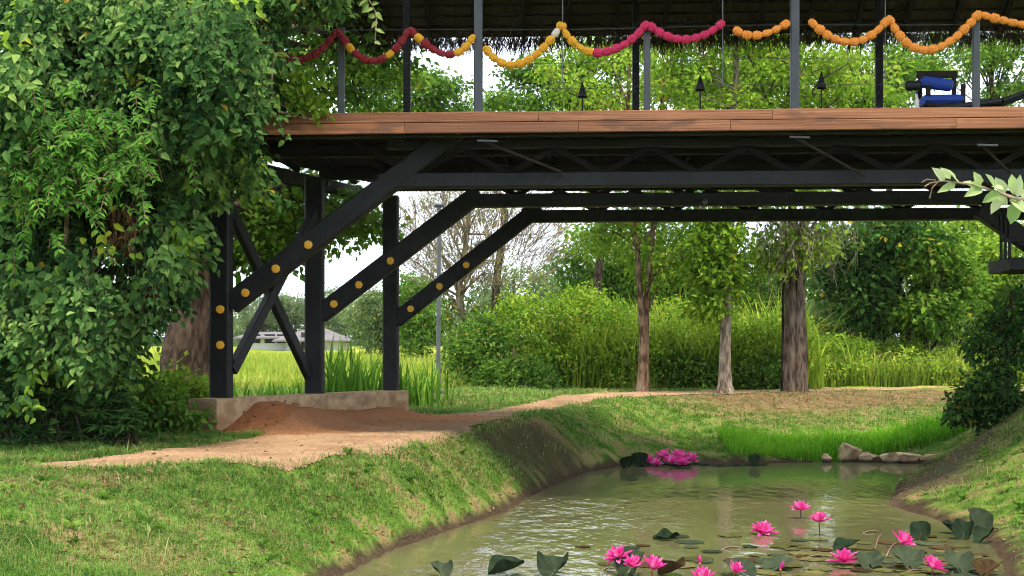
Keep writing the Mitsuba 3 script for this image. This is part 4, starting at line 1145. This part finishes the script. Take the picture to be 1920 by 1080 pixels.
tall_grass('tall_grass', 'tall yellow green reed grass behind the three path trees', 15000, tufts(1.5, 7.3, 31.2, 36, 700, .22), 1.0, 2.5, .055, PG, (.15, .9), seed=61)
tall_grass('tall_grass_001', 'tall bright yellow green grass at the far right beyond the path', 11000, tufts(7.4, 17.5, 34.0, 41, 800, .25), .7, 1.35, .052, ((.14, .23, .03), (.27, .36, .05), (.40, .44, .10)), seed=62)
tall_grass('marsh_grass', 'lush bright green marsh grass at the far water edge', 16000, lambda r, n: (lambda x: (x, 21.75 + .35 * sstep(5.2, 6.8, x) + r.uniform(.1, 1.5, n) ** 1.0 + .5 * np.abs(r.normal(0, .3, n))))(np.clip(r.uniform(3.75, 8.0, n), 0, 9)), .24, .46, .012, ((.08, .25, .014), (.17, .42, .024), (.28, .54, .05)), (.15, .6), 2, 63)
tall_grass('field_grass', 'bright yellow green rice field beyond the posts', 42000, lambda r, n: (r.uniform(-22, -.6, n), 30 + 38 * r.random(n) ** 1.5), .28, .58, .03, ((.17, .27, .03), (.28, .37, .05), (.40, .43, .10)), (.1, .5), 2, 64)


rng = np.random.default_rng(66)
n = 900
x, y = np.concatenate([rng.uniform(1.6, 7.2, 520), rng.uniform(7.4, 17, 380)]), np.concatenate([rng.uniform(30.8, 34, 520), rng.uniform(33.6, 39, 380)])
top = np.where(x < 7.3, 1.7, .95) * (.45 + 1.1 * meshkit.fbm(np.stack([x * .9, y * .9, 0 * x], -1), 3, 44))
cc = np.stack([x, y, height(x, y, False) + top * rng.random(n) ** .7], -1)
mesh, col, _ = foliage(rng, cc, .26, 34, .12, .06, ((.10, .22, .02), (.24, .40, .04), (.46, .56, .09)), .1, 2)
put('undergrowth', mesh, 'm_leaf', color=col); tag('undergrowth', 'leafy bright green weeds and saplings growing through the tall grass', 'undergrowth', kind='stuff')


def broad_plant(px, Y, n, h, seed, label):
    """a clump of upright sword-shaped leaves, each a part"""
    rg = np.random.default_rng(seed)
    K = thing('broadleaf_clump', label, 'plant', 'clumps of sword shaped leaves behind the footing')
    b = root(px, Y)
    for i in range(n):
        a = rg.uniform(0, 2 * np.pi)
        p = b + np.array([rg.normal(0, .22), rg.normal(0, .2), -.03])
        p[2] = gz_at(p[0], p[1]) - .03
        v, f, m = blade_strips(p[None], np.array([[math.cos(a), math.sin(a), 0]]), rg.uniform(.7, 1.15) * h, rg.uniform(.05, .08), 5, rg.uniform(.1, .7))
        c = shade_pick(((.05, .14, .015), (.11, .26, .025), (.20, .36, .05)), rg.random(1))
        put('leaf', (v, f), 'm_grass', K, color=np.repeat(c, m, 0))


for i, (px, Y, n, h) in enumerate(((632, 23.6, 46, 1.25), (668, 23.2, 48, 1.15), (700, 24.0, 44, 1.05), (645, 24.6, 36, 1.4), (455, 24.0, 22, .55), (500, 23.4, 24, .58), (545, 23.8, 22, .55), (765, 23.8, 34, .95), (795, 24.5, 34, .9), (720, 24.8, 30, 1.1))):
    broad_plant(px, Y, n, h, 300 + i, 'sword leaved green clump ' + ('right of the second black post behind the footing', 'midway between the second and third black posts', 'just left of the third black post', 'tallest one between the second and third posts, set farther back',
                'right of the first black post, low behind the footing', 'low and midway between the first and second posts', 'low and just left of the second black post', 'just right of the third black post', 'left of the lamp pole foot', 'partly hidden behind the third black post')[i])

# ------------------------------------------------------------------ house, poles
HS = thing('farmhouse', 'low white farmhouse with grey hipped roofs beyond the field', 'house')
YH = 86.0
a0, a1 = at(455, 655, YH), at(660, 655, YH)
gzh = gz_at((a0[0] + a1[0]) / 2, YH) - .1
x0, x1, x2 = a0[0], at(548, 0, YH)[0], at(645, 0, YH)[0]
put('wall', box(x0, x1, YH, YH + 4, gzh, at(0, 632, YH)[2]), 'm_plaster', HS)
k = put('wall', box(x1 - .2, x2 - .2, YH - 1.2, YH + 4.5, gzh, at(0, 640, YH)[2]), 'm_plaster', HS)


def hip(x0, x1, y0, y1, z0, z1, inset):
    ym = (y0 + y1) / 2
    v = np.array([[x0, y0, z0], [x1, y0, z0], [x1, y1, z0], [x0, y1, z0], [x0 + inset, ym, z1], [x1 - inset, ym, z1], [x0, y0, z0 - .1], [x1, y0, z0 - .1], [x1, y1, z0 - .1], [x0, y1, z0 - .1]])
    f = [[0, 1, 5], [0, 5, 4], [1, 2, 5], [2, 3, 4], [2, 4, 5], [3, 0, 4], [6, 7, 1], [6, 1, 0], [7, 8, 2], [7, 2, 1], [8, 9, 3], [8, 3, 2], [9, 6, 0], [9, 0, 3], [6, 9, 8], [6, 8, 7]]
    return v, np.array(f)


put('roof', hip(x0 - .5, x1 + .1, YH - .7, YH + 4.6, at(0, 633, YH)[2], at(0, 621, YH)[2], .8), 'm_sheet_roof', HS)
put('roof', hip(x1 - 1.0, x2 + .4, YH - 2, YH + 5, at(0, 639, YH)[2], at(0, 613, YH)[2], 2.0), 'm_sheet_roof', HS)
for fx in (.25, .55, .8):
    wx = x0 + (x1 - x0) * fx
    w = put('window', box(wx - .35, wx + .35, YH - .05, YH + .02, gzh + .6, gzh + 1.2), 'm_dark_opening', HS)
wx = x1 + 1.2
put('door', box(wx - .4, wx + .4, YH - 1.25, YH - 1.17, gzh, gzh + 1.3), 'm_dark_opening', HS)
LP = thing('lamp_pole', 'slim grey metal lamp pole standing in front of the rounded shrub', 'pole')
b = root(822, 26.6)
put('pole', tube([b + [0, 0, -.1], b + [0, 0, 1.2], b + [.02, 0, 3.95]], [.05, .046, .038], 12), 'm_galvanised', LP, smooth=40)
tp = at(824, 384, 26.6)
put('lamp_head', beam(tp + [-.10, 0, -.02], tp + [.10, 0, -.02], .12, .07, .015), 'm_grey_steel', LP)
put('base', (lambda c: (c.vertices + b + [0, 0, .04], c.faces))(trimesh.creation.cylinder(.10, .1, sections=14)), 'm_galvanised', LP)
for px, top in ((767, 602), (689, 560), (574, 560)):
    U = thing('utility_pole', {767: 'pale short utility pole at the far field edge, right of the third post', 689: 'thin utility pole at the far field edge, left of the third post', 574: 'thin utility pole behind the farmhouse roof'}[px], 'pole')
    b = root(px, 80); t_ = at(px, top, 80)
    put('pole', tube([b + [0, 0, -.2], t_], [.11, .08], 8), 'm_galvanised', U)
    put('crossarm', beam(t_ + [-.45, 0, -.25], t_ + [.45, 0, -.25], .09, .09), 'm_galvanised', U)

# ------------------------------------------------------------------ stones at the far water edge
rng = np.random.default_rng(71)
for i, (px, py, wpx, hpx, Y, lab) in enumerate(((1592, 853, 62, 34, 22.1, 'large buff angular stone at the far water edge'), (1625, 860, 44, 22, 22.0, 'flat buff stone right of the large angular one'), (1668, 861, 50, 24, 21.8, 'grey white stone in the middle of the shore stones'),
                                                (1702, 860, 46, 24, 21.7, 'mottled grey stone right of the grey white one'), (1745, 858, 52, 16, 21.7, 'low buff stone at the right end of the shore stones'), (1550, 864, 26, 14, 21.9, 'small dark wet stone left of the buff stones'))):
    g = trimesh.creation.icosphere(3, 1.0)
    v = np.array(g.vertices)
    pl = unit(rng.normal(size=(14, 3)))
    for q in pl:
        dd = v @ q; v = v - np.maximum(dd - rng.uniform(.42, .75), 0)[:, None] * q
    v = v * (1 + .12 * (meshkit.fbm(v * 2.5 + i * 9, 3, i) - .5)[:, None])
    s = wpx / FPX * Y / 2
    v = v * [s * 1.25, s * .95, hpx / FPX * Y * .85]
    p = at(px, py, Y)
    st = thing('stone', lab, 'stone')
    put(st, (v + [p[0], p[1], max(p[2], .04)], g.faces), 'm_rock', smooth=18)

# ------------------------------------------------------------------ water lilies
mat('m_pad', {'type': 'principledthin', 'base_color': VC, 'roughness': 0.33, 'diff_trans': 0.25, 'spec_trans': 0.0, 'eta': 1.45})
PAD_G = ((.022, .034, .020), (.045, .062, .036), (.080, .100, .056))


def pad_mesh(r, curl, wave, seed):
    """a round lily leaf with a notch; curl > 0 folds it up along the midrib"""
    rg = np.random.default_rng(seed)
    nr, na = 7, 40
    rr = np.linspace(.02, 1, nr) * r
    a = np.linspace(.10, 2 * np.pi - .10, na)
    R, A = np.meshgrid(rr, a, indexing='ij')
    x, y = -R * np.cos(A), R * np.sin(A) * .95
    z = wave * r * (np.sin(A * 3 + seed) * .5 + np.sin(A * 5 + seed * 2) * .35 + .5) * (R / r) ** 2.2
    ph = curl * (R / r)
    yy = np.where(np.abs(ph) > 1e-6, np.sin(np.abs(y) / r * curl * 1.2) * np.sign(y) / max(curl * 1.2, 1e-6) * r, y) if curl > 0 else y
    z = z + (np.abs(y) / r) ** 1.6 * curl * r * .75
    v = np.stack([x, yy, z], -1).reshape(-1, 3)
    i, j = np.meshgrid(np.arange(nr - 1), np.arange(na - 1), indexing='ij')
    q = np.stack([i * na + j, (i + 1) * na + j, (i + 1) * na + j + 1, i * na + j + 1], -1).reshape(-1, 4)
    vein = .45 + .14 * np.cos(A * 9) * (R / r) + .2 * rg.normal() + .5 * (meshkit.fbm(np.stack([x, y, 0 * x], -1) * 22 + seed, 3, seed) - .5)
    return v, np.vstack([q[:, [0, 1, 2]], q[:, [0, 2, 3]]]), vein.reshape(-1)


def pad(label, loc, r, curl=0, wave=.03, tilt=0, yaw=0, seed=0, pal=PAD_G, group=None, stem=False):
    P = thing('lily_pad', label, 'lily pad', group)
    v, f, t = pad_mesh(r, curl, wave, seed)
    ca, sa = math.cos(tilt), math.sin(tilt)
    v = np.stack([v[:, 0] * ca - v[:, 2] * sa, v[:, 1], v[:, 0] * sa + v[:, 2] * ca], -1)
    cy, sy = math.cos(yaw), math.sin(yaw)
    v = np.stack([v[:, 0] * cy - v[:, 1] * sy, v[:, 0] * sy + v[:, 1] * cy, v[:, 2]], -1)
    v[:, 2] += -min(v[:, 2].min(), 0) * (.85 if tilt else 1) + .006
    if not stem:
        put(P, (v + [loc[0], loc[1], loc[2]], f), 'm_pad', smooth=True, color=shade_pick(pal, t))
    else:
        put('blade', (v + [loc[0], loc[1], loc[2]], f), 'm_pad', P, smooth=True, color=shade_pick(pal, t))
        put('stem', tube(spline([[loc[0], loc[1], -.2], [loc[0] + .01, loc[1] + .02, .0], [loc[0], loc[1], loc[2] + .02]], 8), .006, 6), 'm_stem', P)
    return P


mat('m_stem', {'type': 'principled', 'base_color': rgb(.10, .055, .030), 'roughness': 0.4})


def onwater(px, py):
    Y = EYE * FPX / (py - HOR)
    return np.array([(px - 960) / FPX * Y, Y, 0.0])


DKP = ((.010, .018, .010), (.022, .038, .020), (.045, .065, .035))
BRP = ((.030, .018, .010), (.07, .045, .022), (.12, .08, .04))
HERO = ((1250, 1012, .135, .5, .25, .10, .3, DKP, 'dark brown curled lily pad alone in the open water left of the middle flower'),
        (1040, 1078, .16, 1.0, .30, .42, 1.2, PAD_G, 'big folded lily pad standing up at the bottom, left of the pink flower pair'),
        (950, 1078, .16, .9, .2, .25, .2, DKP, 'dark rolled lily pad at the bottom edge, second from the left'),
        (826, 1082, .11, .9, .28, .38, 2.0, PAD_G, 'green folded lily pad at the bottom edge, leftmost of all'),
        (1185, 1078, .15, .8, .15, .7, 1.0, DKP, 'dark upright lily pad behind the stems of the pink flower pair'),
        (1262, 1079, .13, .9, .2, .5, -.8, BRP, 'brown curled lily pad right of the pink flower pair'),
        (1726, 1012, .115, .7, .15, .95, 1.2, DKP, 'dark upright lily pad touching the right hand tilted flower'),
        (1588, 1032, .13, .5, .15, .35, .4, DKP, 'dark lily pad behind the wide open flower on the right'),
        (1630, 1062, .14, .5, .25, .32, 1.4, PAD_G, 'green tilted lily pad right of the wide open flower'),
        (1700, 1066, .15, .6, .28, .48, 1.6, PAD_G, 'broad grey green lily pad standing left of the lowest right flower'),
        (1795, 1072, .14, .7, .28, .5, 1.5, PAD_G, 'broad dark green lily pad standing right of the lowest right flower'),
        (1808, 1010, .13, .9, .2, .8, 1.0, DKP, 'dark crumpled lily pad at the right bank, lower left of its heap'),
        (1832, 1000, .16, .6, .2, 1.0, 1.9, PAD_G, 'tall dark lily pad at the right bank, highest of its heap'),
        (1848, 1018, .12, .9, .2, .6, .4, DKP, 'dark curled lily pad at the right bank, lower right of its heap'),
        (1780, 1000, .10, .8, .2, .6, 2.4, DKP, 'small dark lily pad at the right bank, left of its heap'),
        (1415, 874, .12, .8, .2, .9, 1.3, DKP, 'single dark upright lily pad at the far water edge'),
        (1852, 1078, .13, .6, .2, .3, .9, BRP, 'brown withered lily pad at the bottom right corner of the pond'),
        (1460, 1068, .15, .3, .1, .3, .5, PAD_G, 'green lily pad under the small pink bud near the bottom'),
        (1385, 1079, .15, .5, .1, .4, 2.2, PAD_G, 'green lily pad below the ragged flower at the bottom'))
for i, (px, py, r, cu, wv_, ti, ya, pal, lab) in enumerate(HERO):
    pad(lab, onwater(px, py), r, cu, wv_, ti, ya, 40 + i, pal, stem=ti > .6)
rng = np.random.default_rng(83)
spots = []
while len(spots) < 84:
    px, py = (rng.uniform(1000, 1860), 1000 + 82 * rng.random() ** .8) if len(spots) < 46 else (rng.uniform(1440, 1860), 1008 + 80 * rng.random() ** .8)
    p = onwater(px, py)
    if px < 1080 and py < 1060 or shapely.distance(POND.exterior, shapely.Point(p[:2])) < .15 or any(np.hypot(*(p[:2] - q[:2])) < .15 for q in spots):
        continue
    spots.append(p)
for i, p in enumerate(spots):
    pl = ((.05, .055, .020), (.095, .10, .035), (.15, .14, .06)) if rng.random() < .6 else (PAD_G if rng.random() < .6 else BRP)
    pad('lily pad lying flat on the water among the near flowers', p, rng.uniform(.07, .15), 0, rng.uniform(.0, .05), 0, rng.uniform(0, 6.2), 100 + i, pl, 'lily pads lying flat among the near flowers')
# far cluster
for i in range(40):
    px, py = rng.uniform(1165, 1425), rng.uniform(866, 879)
    p = onwater(px, py)
    if shapely.distance(POND, shapely.Point(p[:2])) > 0:
        p[1] -= .35
    up = rng.random() < .35 and px < 1200
    pad('lily pad in the far cluster of lilies', p, rng.uniform(.10, .17), .6 * up, .06, .7 * up, rng.uniform(0, 6), 200 + i, DKP if up else PAD_G, 'lily pads of the far cluster')


def petal(Lp, Wp, cup, col0, col1, seed):
    rg = np.random.default_rng(seed)
    nu, nvv = 7, 5
    t = np.linspace(0, 1, nu)[:, None]; s = np.linspace(-1, 1, nvv)[None]
    wd = Wp * np.sin(np.pi * np.clip(t * .93 + .05, 0, 1)) ** .7
    x = s * wd / 2; r = Lp * t + 0 * s
    z = cup * Lp * t ** 2 * .6 + (s ** 2) * wd * .32
    v = np.stack([x, r + 0 * x, z], -1)
    i, j = np.meshgrid(np.arange(nu - 1), np.arange(nvv - 1), indexing='ij')
    q = np.stack([i * nvv + j, i * nvv + j + 1, (i + 1) * nvv + j + 1, (i + 1) * nvv + j], -1).reshape(-1, 4)
    c = np.asarray(col0) * (1 - t[..., None]) + np.asarray(col1) * t[..., None] + 0 * s[..., None]
    return v.reshape(-1, 3), np.vstack([q[:, [0, 1, 2]], q[:, [0, 2, 3]]]), c.reshape(-1, 3)


LAY = ((7, 1.0, .37, 12, .22), (8, .96, .36, 34, .34), (7, .84, .32, 54, .34), (5, .62, .26, 72, .25))
PET = []
for li, (n, Lp, Wp, el, cup) in enumerate(LAY):
    row = []
    for k in range(3):
        v, f, c = petal(Lp, Wp, cup, ((.62, .025, .27), (.68, .04, .32), (.58, .02, .22))[k], ((.84, .10, .43), (.88, .26, .56), (.80, .07, .36))[k], li)
        row.append(mikit.ply((v, f), 'm_petal', smooth=True, color=c))
    PET.append(row)
an = trimesh.creation.icosphere(1, 1.0)
STAM = mikit.ply((np.array(an.vertices) * [.13, .13, .16] + [0, 0, .14], an.faces), 'm_garland_yellow', smooth=True)


def flower(label, px, py, wpx, by, seed, bud=False, tilt=0.0, group=None):
    rg = np.random.default_rng(seed)
    b = onwater(px, by)
    p = at(px, py, b[1])
    R = wpx / FPX * b[1] / 2 * 1.16
    F = thing('water_lily', label, 'flower', group)
    az = rg.uniform(0, 360); opn = float(rg.uniform(.55, 1.35)); hue = int(rg.integers(3))
    base = T().translate([float(p[0]), float(p[1]), float(max(p[2] - R * .42, .015))]).rotate([0, 1, 0], math.degrees(tilt)).rotate([1, 0, 0], float(rg.normal(6, 6))).scale(float(R * (1.35 if bud else 1)))
    for li, (n, Lp, Wp, el, cup) in enumerate(LAY):
        if bud and li in (0,):
            continue
        e = 70 + li * 4 if bud else 90 - (90 - el) * min(opn, 1.15)
        for k in range(n):
            w = base.rotate([0, 0, 1], az + 360 * (k + .5 * (li % 2)) / n + float(rg.normal(0, 5))).rotate([1, 0, 0], float(e + rg.normal(0, 5))).scale(float(rg.uniform(.92, 1.06)))
            put_copy('petal', PET[li][(k + hue) % 3], F, w)
    put_copy('stamens', STAM, F, base)
    put('stem', tube(spline([[b[0] + rg.normal(0, .02), b[1] + .03, -.25], [b[0], b[1], 0], [p[0], p[1], max(p[2] - R * .40, .016)]], 10), .0065, 6), 'm_stem', F)


FL = ((1501, 948, 36, 972, 0, 0, 'pink water lily farthest from the camera in the near group'), (1536, 970, 40, 1004, 0, 0, 'pink water lily on a dark stem just below the farthest of the near group'),
      (1431, 988, 48, 1002, 0, 0, 'wide pink water lily alone with its reflection in the middle of the pond'), (1160, 1034, 50, 1076, 0, -.45, 'leaning pink water lily, upper left of the pair at the bottom'),
      (1188, 1052, 44, 1084, 0, -.1, 'pink water lily half hidden between the leaning and the open one at the bottom left'), (1222, 1057, 54, 1092, 0, .3, 'open pink water lily right of the leaning one at the bottom left'),
      (1312, 1053, 22, 1086, 1, 0, 'narrow pink lily bud above the cut off flower at the bottom'), (1318, 1078, 52, 1100, 0, 0, 'pink water lily cut off by the bottom edge of the picture'),
      (1376, 1064, 42, 1086, 0, .4, 'ragged pink water lily at the bottom, right of the narrow bud'), (1463, 1064, 24, 1082, 1, .3, 'small pink lily bud at the bottom, midway between the ragged and the wide open flower'),
      (1582, 1040, 56, 1060, 0, 0, 'wide open pink water lily in front of a dark pad on the right'), (1690, 1006, 52, 1034, 0, .7, 'tilted pink water lily against a dark upright pad on the right'),
      (1748, 1054, 50, 1078, 0, .5, 'lowest pink water lily on the right between two broad pads'),
      (1213, 860, 34, 870, 0, 0, 'leftmost pink water lily of the far cluster'), (1246, 850, 36, 870, 0, -.3, 'high pink water lily in the middle of the far cluster'), (1272, 851, 42, 872, 0, .2, 'biggest pink water lily of the far cluster'),
      (1258, 861, 34, 874, 0, 0, 'low pink water lily in front in the far cluster'), (1294, 856, 34, 872, 0, .4, 'rightmost pink water lily of the far cluster'), (1230, 864, 26, 875, 0, .2, 'small pink water lily low between the leftmost and the front one of the far cluster'), (1280, 863, 30, 875, 0, -.2, 'pink water lily low at the front right of the far cluster'))
for i, (px, py, w, by, bud, ti, lab) in enumerate(FL):
    flower(lab, px, py, w, by, 400 + i, bud, ti)

# ------------------------------------------------------------------ pale leaved branch hanging in from the right
PB = thing('pale_shrub', 'pale green leaved branch reaching in from the right edge in front of the bridge', 'plant')
YB = 5.2
rng = np.random.default_rng(91)
g0 = np.array([3.0, 5.6, gz_at(3.0, 5.6)])
W = spline([g0 + [0, 0, -.1], g0 + [.05, -.1, .9], [2.6, 5.5, 2.1], at(2010, 395, YB), at(1905, 372, YB), at(1830, 348, YB), at(1760, 338, YB)], 60)
put('stem', tube(W, np.concatenate([np.linspace(.022, .010, 30), np.linspace(.010, .0025, 30)]), 7), 'm_bark_grey', PB)
put('dry_tip', join([tube([at(1765, 340, YB), at(1745, 343, YB), at(1733, 350, YB - .02)], .0025, 4), tube([at(1760, 340, YB), at(1748, 352, YB), at(1743, 372, YB)], .0025, 4), tube([at(1755, 338, YB), at(1738, 336, YB), at(1728, 342, YB)], .002, 4)]), 'm_bark_brown', PB)
LVS = ((1752, 316, 1772, 338, 16), (1765, 314, 1782, 336, 15), (1778, 316, 1796, 342, 17), (1762, 358, 1792, 344, 14), (1828, 322, 1836, 350, 20), (1812, 366, 1842, 350, 18), (1832, 352, 1806, 340, 14), (1852, 326, 1866, 356, 20), (1868, 334, 1884, 364, 20), (1842, 378, 1876, 362, 20),
       (1858, 398, 1882, 368, 20), (1898, 326, 1900, 366, 18), (1912, 330, 1908, 370, 18), (1896, 420, 1905, 376, 24), (1880, 352, 1858, 350, 16), (1918, 392, 1898, 370, 20), (1930, 350, 1920, 380, 20), (1936, 410, 1925, 385, 22), (1890, 384, 1868, 366, 18), (1822, 340, 1844, 354, 14), (1950, 340, 1940, 385, 20), (1962, 420, 1950, 390, 22))
for x1_, y1_, x0_, y0_, w in LVS:
    a = at(x0_, y0_, YB + rng.normal(0, .02)); e = at(x1_, y1_, YB - rng.uniform(-.04, .07))
    L_ = np.linalg.norm(e - a) * 1.05
    v, f, m = leaves(a[None], (e - a)[None], unit(np.array([[rng.normal(0, .4), -1, .5 + rng.normal(0, .3)]])), L_, w / FPX * YB * 1.25, 6, .08)
    c = shade_pick(((.24, .37, .12), (.40, .50, .23), (.54, .60, .36)), rng.random(1))
    put('leaf', (v, f), 'm_leaf', PB, color=np.repeat(c, m, 0))

# ------------------------------------------------------------------ litter, weeds and pebbles on the banks
rng = np.random.default_rng(97)
x = np.concatenate([rng.uniform(-5.2, 1, 4200), rng.uniform(0, 9, 1800), rng.uniform(4.5, 8, 700)]); y = np.concatenate([rng.uniform(7.5, 17, 4200), rng.uniform(17, 29, 1800), rng.uniform(10, 19, 700)])
z = height(x, y); ds = shapely.distance(POND, shapely.points(x, y)); pm = path_mask(x, y)
k = (ds > .05) & ((pm < 0) | (rng.random(len(x)) < .02)); x, y, z = x[k], y[k], z[k]
n = len(x)
a = rng.uniform(0, 2 * np.pi, n)
v, f, m = leaves(np.stack([x, y, z + rng.uniform(.008, .05, n)], -1), np.stack([np.cos(a), np.sin(a), rng.normal(0, .3, n)], -1), np.array([0, 0, 1.0]) + .5 * rdir(rng, n), rng.uniform(.03, .085, n), rng.uniform(.012, .035, n), 2, .25)
put('leaf_litter', (v, f), 'm_leaf', color=np.repeat(shade_pick(((.07, .04, .02), (.22, .13, .06), (.42, .32, .16)), rng.random(n)), m, 0))
tag('leaf_litter', 'fallen dry brown leaves scattered over the grass banks', 'leaves', kind='stuff')
# broad-leaved weeds: rosettes
x = np.concatenate([rng.uniform(-4.6, .9, 420), rng.uniform(4.6, 8, 120)]); y = np.concatenate([rng.uniform(8, 19, 420), rng.uniform(10, 18, 120)])
w, z, ds = near_masks(x, y); k = (w > .4); x, y, z = x[k], y[k], z[k]
n, per = len(x), 9
a = np.tile(np.arange(per) * 2.4, n) + np.repeat(rng.uniform(0, 6, n), per)
sz = np.repeat(rng.uniform(.5, 1.2, n), per) * rng.uniform(.7, 1.1, n * per)
v, f, m = leaves(np.repeat(np.stack([x, y, z + .01], -1), per, 0), np.stack([np.cos(a), np.sin(a), rng.uniform(.3, 1.5, n * per)], -1), np.array([0, 0, 1.0]) + .3 * rdir(rng, n * per), .10 * sz, .036 * sz, 2, .25)
put('weeds', (v, f), 'm_leaf', color=np.repeat(shade_pick(((.05, .14, .02), (.12, .26, .035), (.24, .38, .07)), np.repeat(rng.random(n), per)), m, 0))
tag('weeds', 'small leafy weeds growing among the short bank grass', 'weeds', kind='stuff')
# long dry stalks
x = np.concatenate([rng.uniform(-4.6, .9, 1500), rng.uniform(4.6, 8, 500)]); y = np.concatenate([rng.uniform(7, 17, 1500), rng.uniform(10, 18, 500)])
w, z, ds = near_masks(x, y); k = (w > .3) & (ds > .1); x, y, z = x[k], y[k], z[k]; n = len(x)
a = rng.uniform(0, 6.28, n)
v, f, m = blade_strips(np.stack([x, y, z - .01], -1), np.stack([np.cos(a), np.sin(a), 0 * a], -1), rng.uniform(.10, .24, n), .006, 3, rng.uniform(.3, 1.5, n))
put('dry_grass', (v, f), 'm_grass', color=np.repeat(shade_pick(((.10, .20, .03), (.30, .26, .11), (.50, .42, .22)), rng.random(n)), m, 0))
tag('dry_grass', 'longer single grass blades, many of them dry, standing out of the short grass', 'grass', kind='stuff')
# pebbles and clods
x = rng.uniform(-4.5, 8, 5200); y = 10.5 + 19 * rng.random(5200) ** 1.5
pm = path_mask(x, y); dx, dy = x - FOOT0[0], y - FOOT0[1]; al = dx * FDIR[0] + dy * FDIR[1]; pe = dx * FNRM[0] + dy * FNRM[1]
ds = shapely.distance(POND, shapely.points(x, y))
k = (((pm > -.05) & (rng.random(len(x)) < .55)) | ((al > 0) & (al < 5) & (pe > .2) & (pe < 1.2)) | ((ds > .03) & (ds < .22))) & (ds > .03); x, y = x[k], y[k]; n = len(x)
z = height(x, y)
o = trimesh.creation.icosphere(0, 1.0)
sz = .005 + .017 * rng.random(n) ** 5
ov = np.asarray(o.vertices)[None] * sz[:, None, None] * rng.uniform(.6, 1.3, (n, 12, 1)) * [1, 1, .7] + np.stack([x, y, z + .006 + sz * .3], -1)[:, None]
of = (np.asarray(o.faces)[None] + np.arange(n)[:, None, None] * 12).reshape(-1, 3)
mat('m_clod', {'type': 'diffuse', 'reflectance': proc(lambda p, n, uv: mix((.13, .075, .04), (.36, .22, .13), noise(p.x * 9, p.y * 9, p.z * 9)))})
put('soil_clods', (ov.reshape(-1, 3), of), 'm_clod')
tag('soil_clods', 'small stones and clods of earth on the path and water edge', 'stones', kind='stuff')
# pieces of drifting plant debris between the lilies
for i, (px, py, ln, an) in enumerate(((1612, 1000, .22, .3), (1640, 1030, .30, 1.2), (1660, 1045, .20, .9), (1560, 1018, .25, .1), (1500, 1045, .28, -.2), (1690, 1075, .26, .5), (1120, 1070, .2, .4), (1345, 1030, .24, .05))):
    p = onwater(px, py)
    up = .12 if i in (1, 2) else .012
    st = thing('dead_stalk', ('short withered brown stalk afloat above the wide open flower', 'withered brown lily stalk leaning out of the water behind the broad grey green pad', 'second withered brown stalk leaning out of the water, nearer the tilted green pad', 'floating brown stalk left of the wide open flower',
                              'floating brown stalk above the small pink bud', 'floating brown stalk at the bottom edge between the two broad pads', 'floating brown stalk left of the leaning pink flower', 'floating brown stalk left of the ragged flower')[i], 'stalk')
    e = p + np.array([math.cos(an) * ln, math.sin(an) * ln * .6, up])
    put(st, tube(spline([p + [0, 0, -.02], (p + e) / 2 + [0, .02, .012], e], 8), np.linspace(.011, .006, 8), 6, .3, i), 'm_stem', smooth=True)

# ------------------------------------------------------------------ humid air
scene['air'] = {'type': 'homogeneous', 'albedo': {'type': 'rgb', 'value': [.95, .95, .95]}, 'sigma_t': {'type': 'rgb', 'value': [.00012, .00012, .00012]}}
scene['haze'] = {'type': 'cube', 'to_world': T().translate([0, 330, 28]).scale([440, 400, 30.0]), 'bsdf': {'type': 'null'}, 'interior': {'type': 'ref', 'id': 'air'}}
tag('haze', 'thin humid haze over the field', kind='stuff')
scene['camera']['medium'] = {'type': 'ref', 'id': 'air'}
